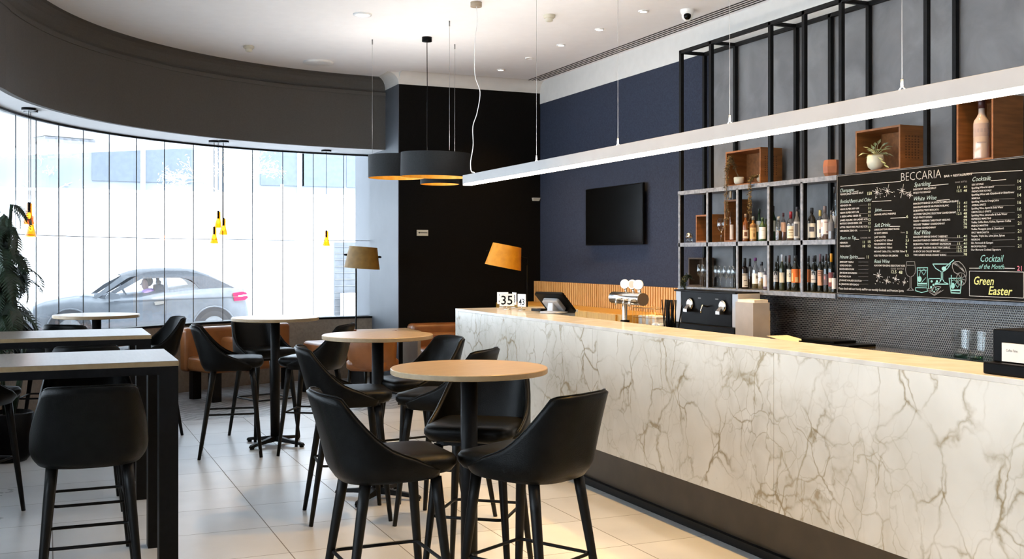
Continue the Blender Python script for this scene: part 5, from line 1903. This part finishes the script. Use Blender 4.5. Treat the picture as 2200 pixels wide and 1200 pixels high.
# canopy of this building
t = empty('canopy', (0, 15, 3.25), 0, 'flat white canopy above the pavement outside the window', 'canopy')
ca, cb = at_z(0, 336, 3.30), at_z(430, 317, 3.30)
dirc = (cb - ca).normalized()
cE = cb + dirc * .3
cS = ca - dirc * 4
poly = [(cS.x, cS.y - 15), (cE.x, cE.y - 15), (cE.x + .4, 13.9 - 15), (cE.x + .2, 13.7 - 15), (1.5, 13.6 - 15), (-2.0, 11.8 - 15), (-3.5, 8 - 15), (-9, 4 - 15)]
MB().prism(poly, .05, .35).build('canopy_slab', M_FAC, t)
la = at_z(97, 292, 3.29); lb_ = at_z(205, 301, 3.29)
dd = (lb_ - la)
nn = Vector((-dd.y, dd.x, 0)).normalized()
vs = [la, lb_, lb_ + nn * .45, la + nn * .45]
t2 = empty('canopy_light', (la.x, la.y, 3.285), 0, 'long recessed rectangular light fitting in the white canopy outside', 'light')
MB().rings([[(p_.x - la.x, p_.y - la.y, -.03) for p_ in vs], [(p_.x - la.x, p_.y - la.y, .005) for p_ in vs]], smooth=False).build('fitting', mat('grey_fitting', (.35, .36, .38), .6), t2)

# street trees, their overexposed white put into the bark and leaf colours
M_BARK = mat('pale_bark', (.70, .70, .70), .9, c2=(.8, .8, .8))


def tree(u, d, zc, rad, label, seed):
    rnd = random.Random(seed)
    p = flo(u, d)
    t = empty('street_tree', (p.x, p.y, GZ), 0, label, 'tree', 'pale street trees')
    mb = MB()
    tips = []

    def br(p0, dr_, l, r_, dep):
        p1 = p0 + dr_ * l
        mid_ = p0.lerp(p1, .5) + Vector((rnd.uniform(-1, 1), rnd.uniform(-1, 1), rnd.uniform(-1, 1))) * l * .08
        mb.tube([p0, mid_, p1], r_, 5, r1=r_ * .6)
        tips.append((p1, dr_))
        if dep <= 0:
            return
        for _ in range(3 if dep > 1 else 4):
            nd = (dr_ + Vector((rnd.uniform(-1, 1), rnd.uniform(-1, 1), rnd.uniform(-.6, .7))) * .85).normalized()
            br(p1 if rnd.random() < .6 else mid_, nd, l * rnd.uniform(.6, .85), r_ * .6, dep - 1)
    br(Vector((0, 0, 0)), Vector((0, 0, 1)), zc - GZ - rad * .7, .035, 0)
    top = Vector((0, 0, zc - GZ - rad * .7))
    for _ in range(4):
        br(top, Vector((rnd.uniform(-1, 1), rnd.uniform(-1, 1), rnd.uniform(.2, .9))).normalized(), rad * .55, .018, 3)
    mb.build('branches', M_BARK, t)
    lm = MB()
    for p1, dr_ in tips:
        for _ in range(3):
            leaf_card(p1 + Vector((rnd.uniform(-1, 1), rnd.uniform(-1, 1), rnd.uniform(-1, 1))) * .10, Vector((rnd.uniform(-1, 1), rnd.uniform(-1, 1), rnd.uniform(-1, .4))), .07, .02, lm)
    lm.build('foliage', mat('overexposed_leaf', (.80, .84, .82), .8), t)  # near-white leaf colour stands in for overexposure


tree(492, 23.9, 3.72, 1.15, 'pale leafy street tree behind the group of three amber pendants', 3)
tree(95, 23.6, 3.55, 1.15, 'pale street tree outside at the far left above the plant', 5)
# sign on a post
p = at_Y(606, 430, 20.0)
t = empty('street_sign', (p.x, 20.0, GZ), 0, 'double-sided blank street sign on a white post outside', 'street sign')
MB().tube([(0, 0, 0), (0, 0, p.z - GZ + .3)], .03, 8).build('post', M_FAC, t)
for s in (-1, 1):
    MB().box(s * .04, s * .22, -.02, 0, p.z - GZ - .22, p.z - GZ + .22).build('sign_plate', mat('pale_sign', (.40, .42, .45), .5), t)

# ================================================================== CAR
CYN = 21.0           # plane of the near side
CW = 1.76


def cp(u, v):
    q = at_Y(u, v, CYN)
    return q.x, q.z


car = empty('car', (1.6, CYN + CW / 2, GZ), 0, 'silver convertible with grey soft top driving left outside the window', 'car')
car_o = car.location.copy()
M_PAINT = mat('silver_car_paint', (.085, .093, .104), .28, .1, c2=(.10, .108, .12), spec=.5)
M_SOFT = mat('grey_soft_top', (.046, .050, .057), .8, c2=(.058, .062, .07), scale=30)
M_TYRE = mat('tyre_rubber', (.018, .018, .02), .8)
M_RED = mat('red_tail_lens', (.75, .02, .06), .15, emit=(1, .02, .06), estr=.4)
M_RIM = mat('alloy_rim', (.14, .145, .15), .4, .3)
M_CARGL = thin_glass('car_window_glass', (.72, .76, .80), .08)
M_INT = mat('car_interior', (.06, .065, .075), .8)


def cl(x, y, z):
    return (x - car_o.x, y - car_o.y, z - car_o.z)


top_pts = [cp(*q) for q in ((36, 694), (38, 684), (48, 671), (65, 661), (95, 650), (130, 643), (165, 637), (200, 639), (230, 640), (300, 634), (360, 624), (410, 619), (450, 617), (490, 615), (515, 615), (527, 619), (531, 636), (536, 660), (539, 675), (534, 700))]
rs = []
for x, z in top_pts:
    end = min(1, max(.0, min((x - top_pts[0][0]) / .55, (top_pts[-2][0] - x) / .45)))
    w_ = CW / 2 * (.80 + .20 * sqrt(max(0, end)))
    zb2 = .10 + .12 * (1 - min(1, end * 2))
    z = max(z, zb2 + .05)
    ring = []
    H = z - zb2
    for yy, zz in ((-.93, 0), (-1.0, .32), (-1.0, .70), (-.975, .86), (-.90, .97), (-.62, 1.03), (0, 1.06), (.62, 1.03), (.90, .97), (.975, .86), (1.0, .70), (1.0, .32), (.93, 0)):
        ring.append(cl(x, car_o.y + w_ * yy, zb2 + H * zz))
    rs.append(ring)
body = MB().rings(rs, 0, True).build('body', M_PAINT, car)
# soft top
roof = [cp(*q) for q in ((262, 591), (285, 583), (310, 579), (350, 577), (395, 577), (425, 580), (455, 590), (480, 602), (505, 614))]
rs = []
for i, (x, z) in enumerate(roof):
    w_ = CW / 2 * (.80 - .04 * abs(i - 4) / 4)
    rail = z - (.10 if i < 6 else .10)
    rs.append([cl(x, car_o.y + yy * w_, zz) for yy, zz in ((-1.0, rail), (-.97, rail + .055), (-.80, z - .015), (-.4, z), (0, z + .01), (.4, z), (.80, z - .015), (.97, rail + .055), (1.0, rail))])
MB().rings(rs, 0, True, False, False, False).build('soft_top', M_SOFT, car)


def side_poly(pts, off, name, m, both=True, lean=True):
    """panel on the side of the cabin; leans inwards with height"""
    mb = MB()
    for s in ((-1, 1) if both else (-1,)):
        vs = []
        for u, v in pts:
            x, z = cp(u, v)
            k = min(1, max(0, (z - .80) / .42))
            w_ = CW / 2 * (.93 - .14 * k) + off
            vs.append(cl(x, car_o.y + s * w_, z))
        mb.add(vs, [list(range(len(vs)))])
    return mb.build(name, m, car)


side_poly([(424, 586), (455, 596), (482, 607), (506, 618), (470, 622), (434, 626), (420, 608), (404, 596)], 0, 'soft_top_side', M_SOFT)
side_poly([(358, 598), (400, 597), (424, 612), (434, 626), (360, 634)], -.01, 'quarter_window', M_CARGL)
side_poly([(228, 641), (304, 599), (352, 597), (356, 636), (300, 639)], -.01, 'door_window', M_CARGL)
side_poly([(352, 596), (360, 596), (364, 636), (354, 637)], .002, 'door_pillar', M_PAINT)
side_poly([(214, 641), (300, 590), (320, 584), (352, 581), (404, 582), (426, 588), (440, 604), (432, 612), (418, 603), (395, 597), (352, 597), (306, 599), (226, 643)], .004, 'roof_rail', M_SOFT)
side_poly([(262, 592), (282, 593), (207, 642), (198, 640)], .006, 'windscreen_pillar', M_PAINT)
(x0, z0), (x1, z1) = cp(172, 637), cp(260, 592)
MB().add([cl(x0, car_o.y - .78, z0), cl(x0, car_o.y + .78, z0), cl(x1, car_o.y + .68, z1), cl(x1, car_o.y - .68, z1)], [(0, 1, 2, 3)]).build('windscreen', M_CARGL, car)
for u in (150, 460):
    wx, _ = cp(u, 700)
    zc_ = GZ + .315
    for s in (-1, 1):
        yy = car_o.y + s * (CW / 2 - .10)
        mtw = Matrix.Translation(cl(wx, yy, zc_)) @ Matrix.Rotation(radians(90), 4, 'X')
        ar = MB().lathe([(.375, -.115), (.375, .115)], 32, mtx=mtw).build('wheel_arch', M_TYRE, car)
        whl = MB().lathe([(.20, -.118), (.30, -.118), (.315, -.09), (.315, .09), (.30, .118), (.20, .118)], 32, mtx=mtw).build('tyre', M_TYRE, car)
        rm = MB().lathe([(.205, -.11), (.205, .122)], 24, mtx=mtw)
        rm.build('rim', M_RIM, car)
    # arch lip
    mb = MB()
    pts = [cl(wx + .39 * cos(a), car_o.y - CW / 2 - .004, zc_ + .39 * sin(a)) for a in [radians(10 + 16 * k) for k in range(11)]]
    mb.tube(pts, .018, 6)
    mb.build('arch_lip', M_PAINT, car)
side = car_o.y - CW / 2


def flat(pts, y0, th, name, m):
    a = [cp(u, v) for u, v in pts]
    return MB().rings([[cl(x, y0, z) for x, z in a], [cl(x, y0 + th, z) for x, z in a]], smooth=False).build(name, m, car)


flat([(501, 629), (522, 626), (530, 628), (533, 640), (526, 644), (504, 646)], side - .0, .30, 'tail_light', M_RED)
flat([(512, 634), (530, 632), (531, 635), (512, 637)], side - .004, .02, 'reversing_lens', M_WHITE)
flat([(50, 676), (85, 673), (92, 680), (72, 690), (50, 690)], side + .06, .2, 'headlight', M_CHROME)
flat([(228, 634), (236, 628), (254, 631), (258, 640), (240, 643), (226, 640)], side - .14, .12, 'wing_mirror', M_PAINT)
flat([(331, 648), (352, 646), (352, 652), (333, 655)], side - .03, .03, 'door_handle', M_CHROME)
flat([(358, 640), (359, 640), (357, 690), (353, 694)], side - .003, .01, 'door_seam', M_INT)
flat([(245, 646), (520, 636), (520, 637.5), (245, 648)], side - .004, .01, 'crease_line', M_INT)
# interior
xs, zs = cp(348, 612)
MB().box(xs - .10, xs + .08, car_o.y - .55, car_o.y - .15, .35, 1.02).box(xs - .06, xs + .03, car_o.y - .47, car_o.y - .23, 1.02, zs + .08).build('front_seat', M_INT, car, bevel=.03)
for o in [bpy.data.objects['front_seat']]:
    o.location = -car_o
xd, zd = cp(235, 645)
o = MB().box(xd - .25, xd + .15, car_o.y - .7, car_o.y + .7, .6, .84).build('dashboard', M_INT, car, bevel=.03)
o.location = -car_o
mtw = Matrix.Translation(cl(xd + .30, car_o.y - .36, .86)) @ Matrix.Rotation(radians(62), 4, 'Y')
MB().tube([mtw @ Vector((.17 * cos(a), .17 * sin(a), 0)) for a in [2 * pi * k / 20 for k in range(20)]], .013, 6, closed=True).build('steering_wheel', M_INT, car)

# driver
hx, hz = cp(318, 611)
M_SKIN = mat('skin', (.42, .27, .22), .6)
M_SHIRT = mat('lilac_shirt', (.62, .34, .80), .8, c2=(.70, .42, .86))
M_HAIR = mat('dark_hair', (.03, .022, .02), .7)
per = empty('person', (hx, car_o.y - .36, hz - .75), 0, 'person in a lilac shirt driving the silver convertible', 'person')


def skinned(name, verts, edges, radii, m, parent, sub=2):
    me = bpy.data.meshes.new(name)
    me.from_pydata(verts, edges, [])
    o = bpy.data.objects.new(name, me)
    COL.objects.link(o)
    md = o.modifiers.new('skin', 'SKIN')
    for i, r_ in enumerate(radii):
        me.skin_vertices[0].data[i].radius = (r_, r_) if not isinstance(r_, tuple) else r_
    me.skin_vertices[0].data[0].use_root = True
    s_ = o.modifiers.new('sub', 'SUBSURF')
    s_.levels = s_.render_levels = sub
    me.materials.append(m)
    o.parent = parent
    return o


V = [(.06, 0, .12), (.05, 0, .32), (.03, 0, .50), (.02, 0, .615), (-.012, 0, .70), (-.008, 0, .775), (.005, 0, .86),
     (.03, -.17, .52), (-.08, -.22, .34), (-.30, -.15, .33), (-.37, -.13, .36), (.03, .17, .52), (-.08, .22, .34), (-.30, .15, .33), (-.37, .13, .36),
     (-.30, -.10, .10), (-.45, -.10, -.22), (-.30, .10, .10), (-.45, .10, -.22)]
E = [(0, 1), (1, 2), (2, 3), (3, 4), (4, 5), (5, 6), (2, 7), (7, 8), (8, 9), (9, 10), (2, 11), (11, 12), (12, 13), (13, 14), (0, 15), (15, 16), (0, 17), (17, 18)]
Rr = [(.10, .10), (.10, .10), (.10, .10), .042, (.098, .078), (.122, .09), (.085, .07), .06, .045, .033, .035, .06, .045, .033, .035, .075, .05, .075, .05]

me = None
mp = bpy.data.meshes.new('body')
mp.from_pydata(V, E, [])
bo = bpy.data.objects.new('body', mp)
COL.objects.link(bo)
bo.modifiers.new('skin', 'SKIN')
bpy.context.view_layer.update()
if not mp.skin_vertices:
    bm = bmesh.new(); bm.from_mesh(mp); bm.verts.layers.skin.verify(); bm.to_mesh(mp); bm.free()
for i, r_ in enumerate(Rr):
    mp.skin_vertices[0].data[i].radius = (r_ * .9, r_ * .9) if not isinstance(r_, tuple) else (r_[0] * .9, r_[1] * .9)
mp.skin_vertices[0].data[0].use_root = True
s_ = bo.modifiers.new('sub', 'SUBSURF'); s_.levels = s_.render_levels = 2
mp.materials.append(M_SKIN)
bo.parent = per
# face: nose, ears as small bumps; shirt and hair as clothing
MB().rings([[(-.06, -.014, .725), (-.06, .014, .725), (-.06, .008, .775), (-.06, -.008, .775)], [(-.112, -.009, .728), (-.112, .009, .728), (-.088, .005, .765), (-.088, -.005, .765)]], smooth=True).build('nose', M_SKIN, per)
sh_ = MB()
sh_.rings([[(.06 + a_ * cos(2 * pi * k / 16), b_ * sin(2 * pi * k / 16), z) for k in range(16)] for a_, b_, z in ((.15, .17, .05), (.15, .18, .34), (.15, .22, .55), (.12, .18, .63), (.065, .07, .665))], cap0=False, cap1=False)
for s in (-1, 1):
    sh_.tube([(.04, s * .16, .58), (-.03, s * .21, .52), (-.10, s * .225, .47), (-.20, s * .20, .44)], .068, 12, r1=.052)
sh_.build('shirt', M_SHIRT, per)
hr = MB()
hr.sphere((.042, 0, .80), .100, 16, sx=.95, sy=.86, sz=1.0)
hr.build('hair', M_HAIR, per)
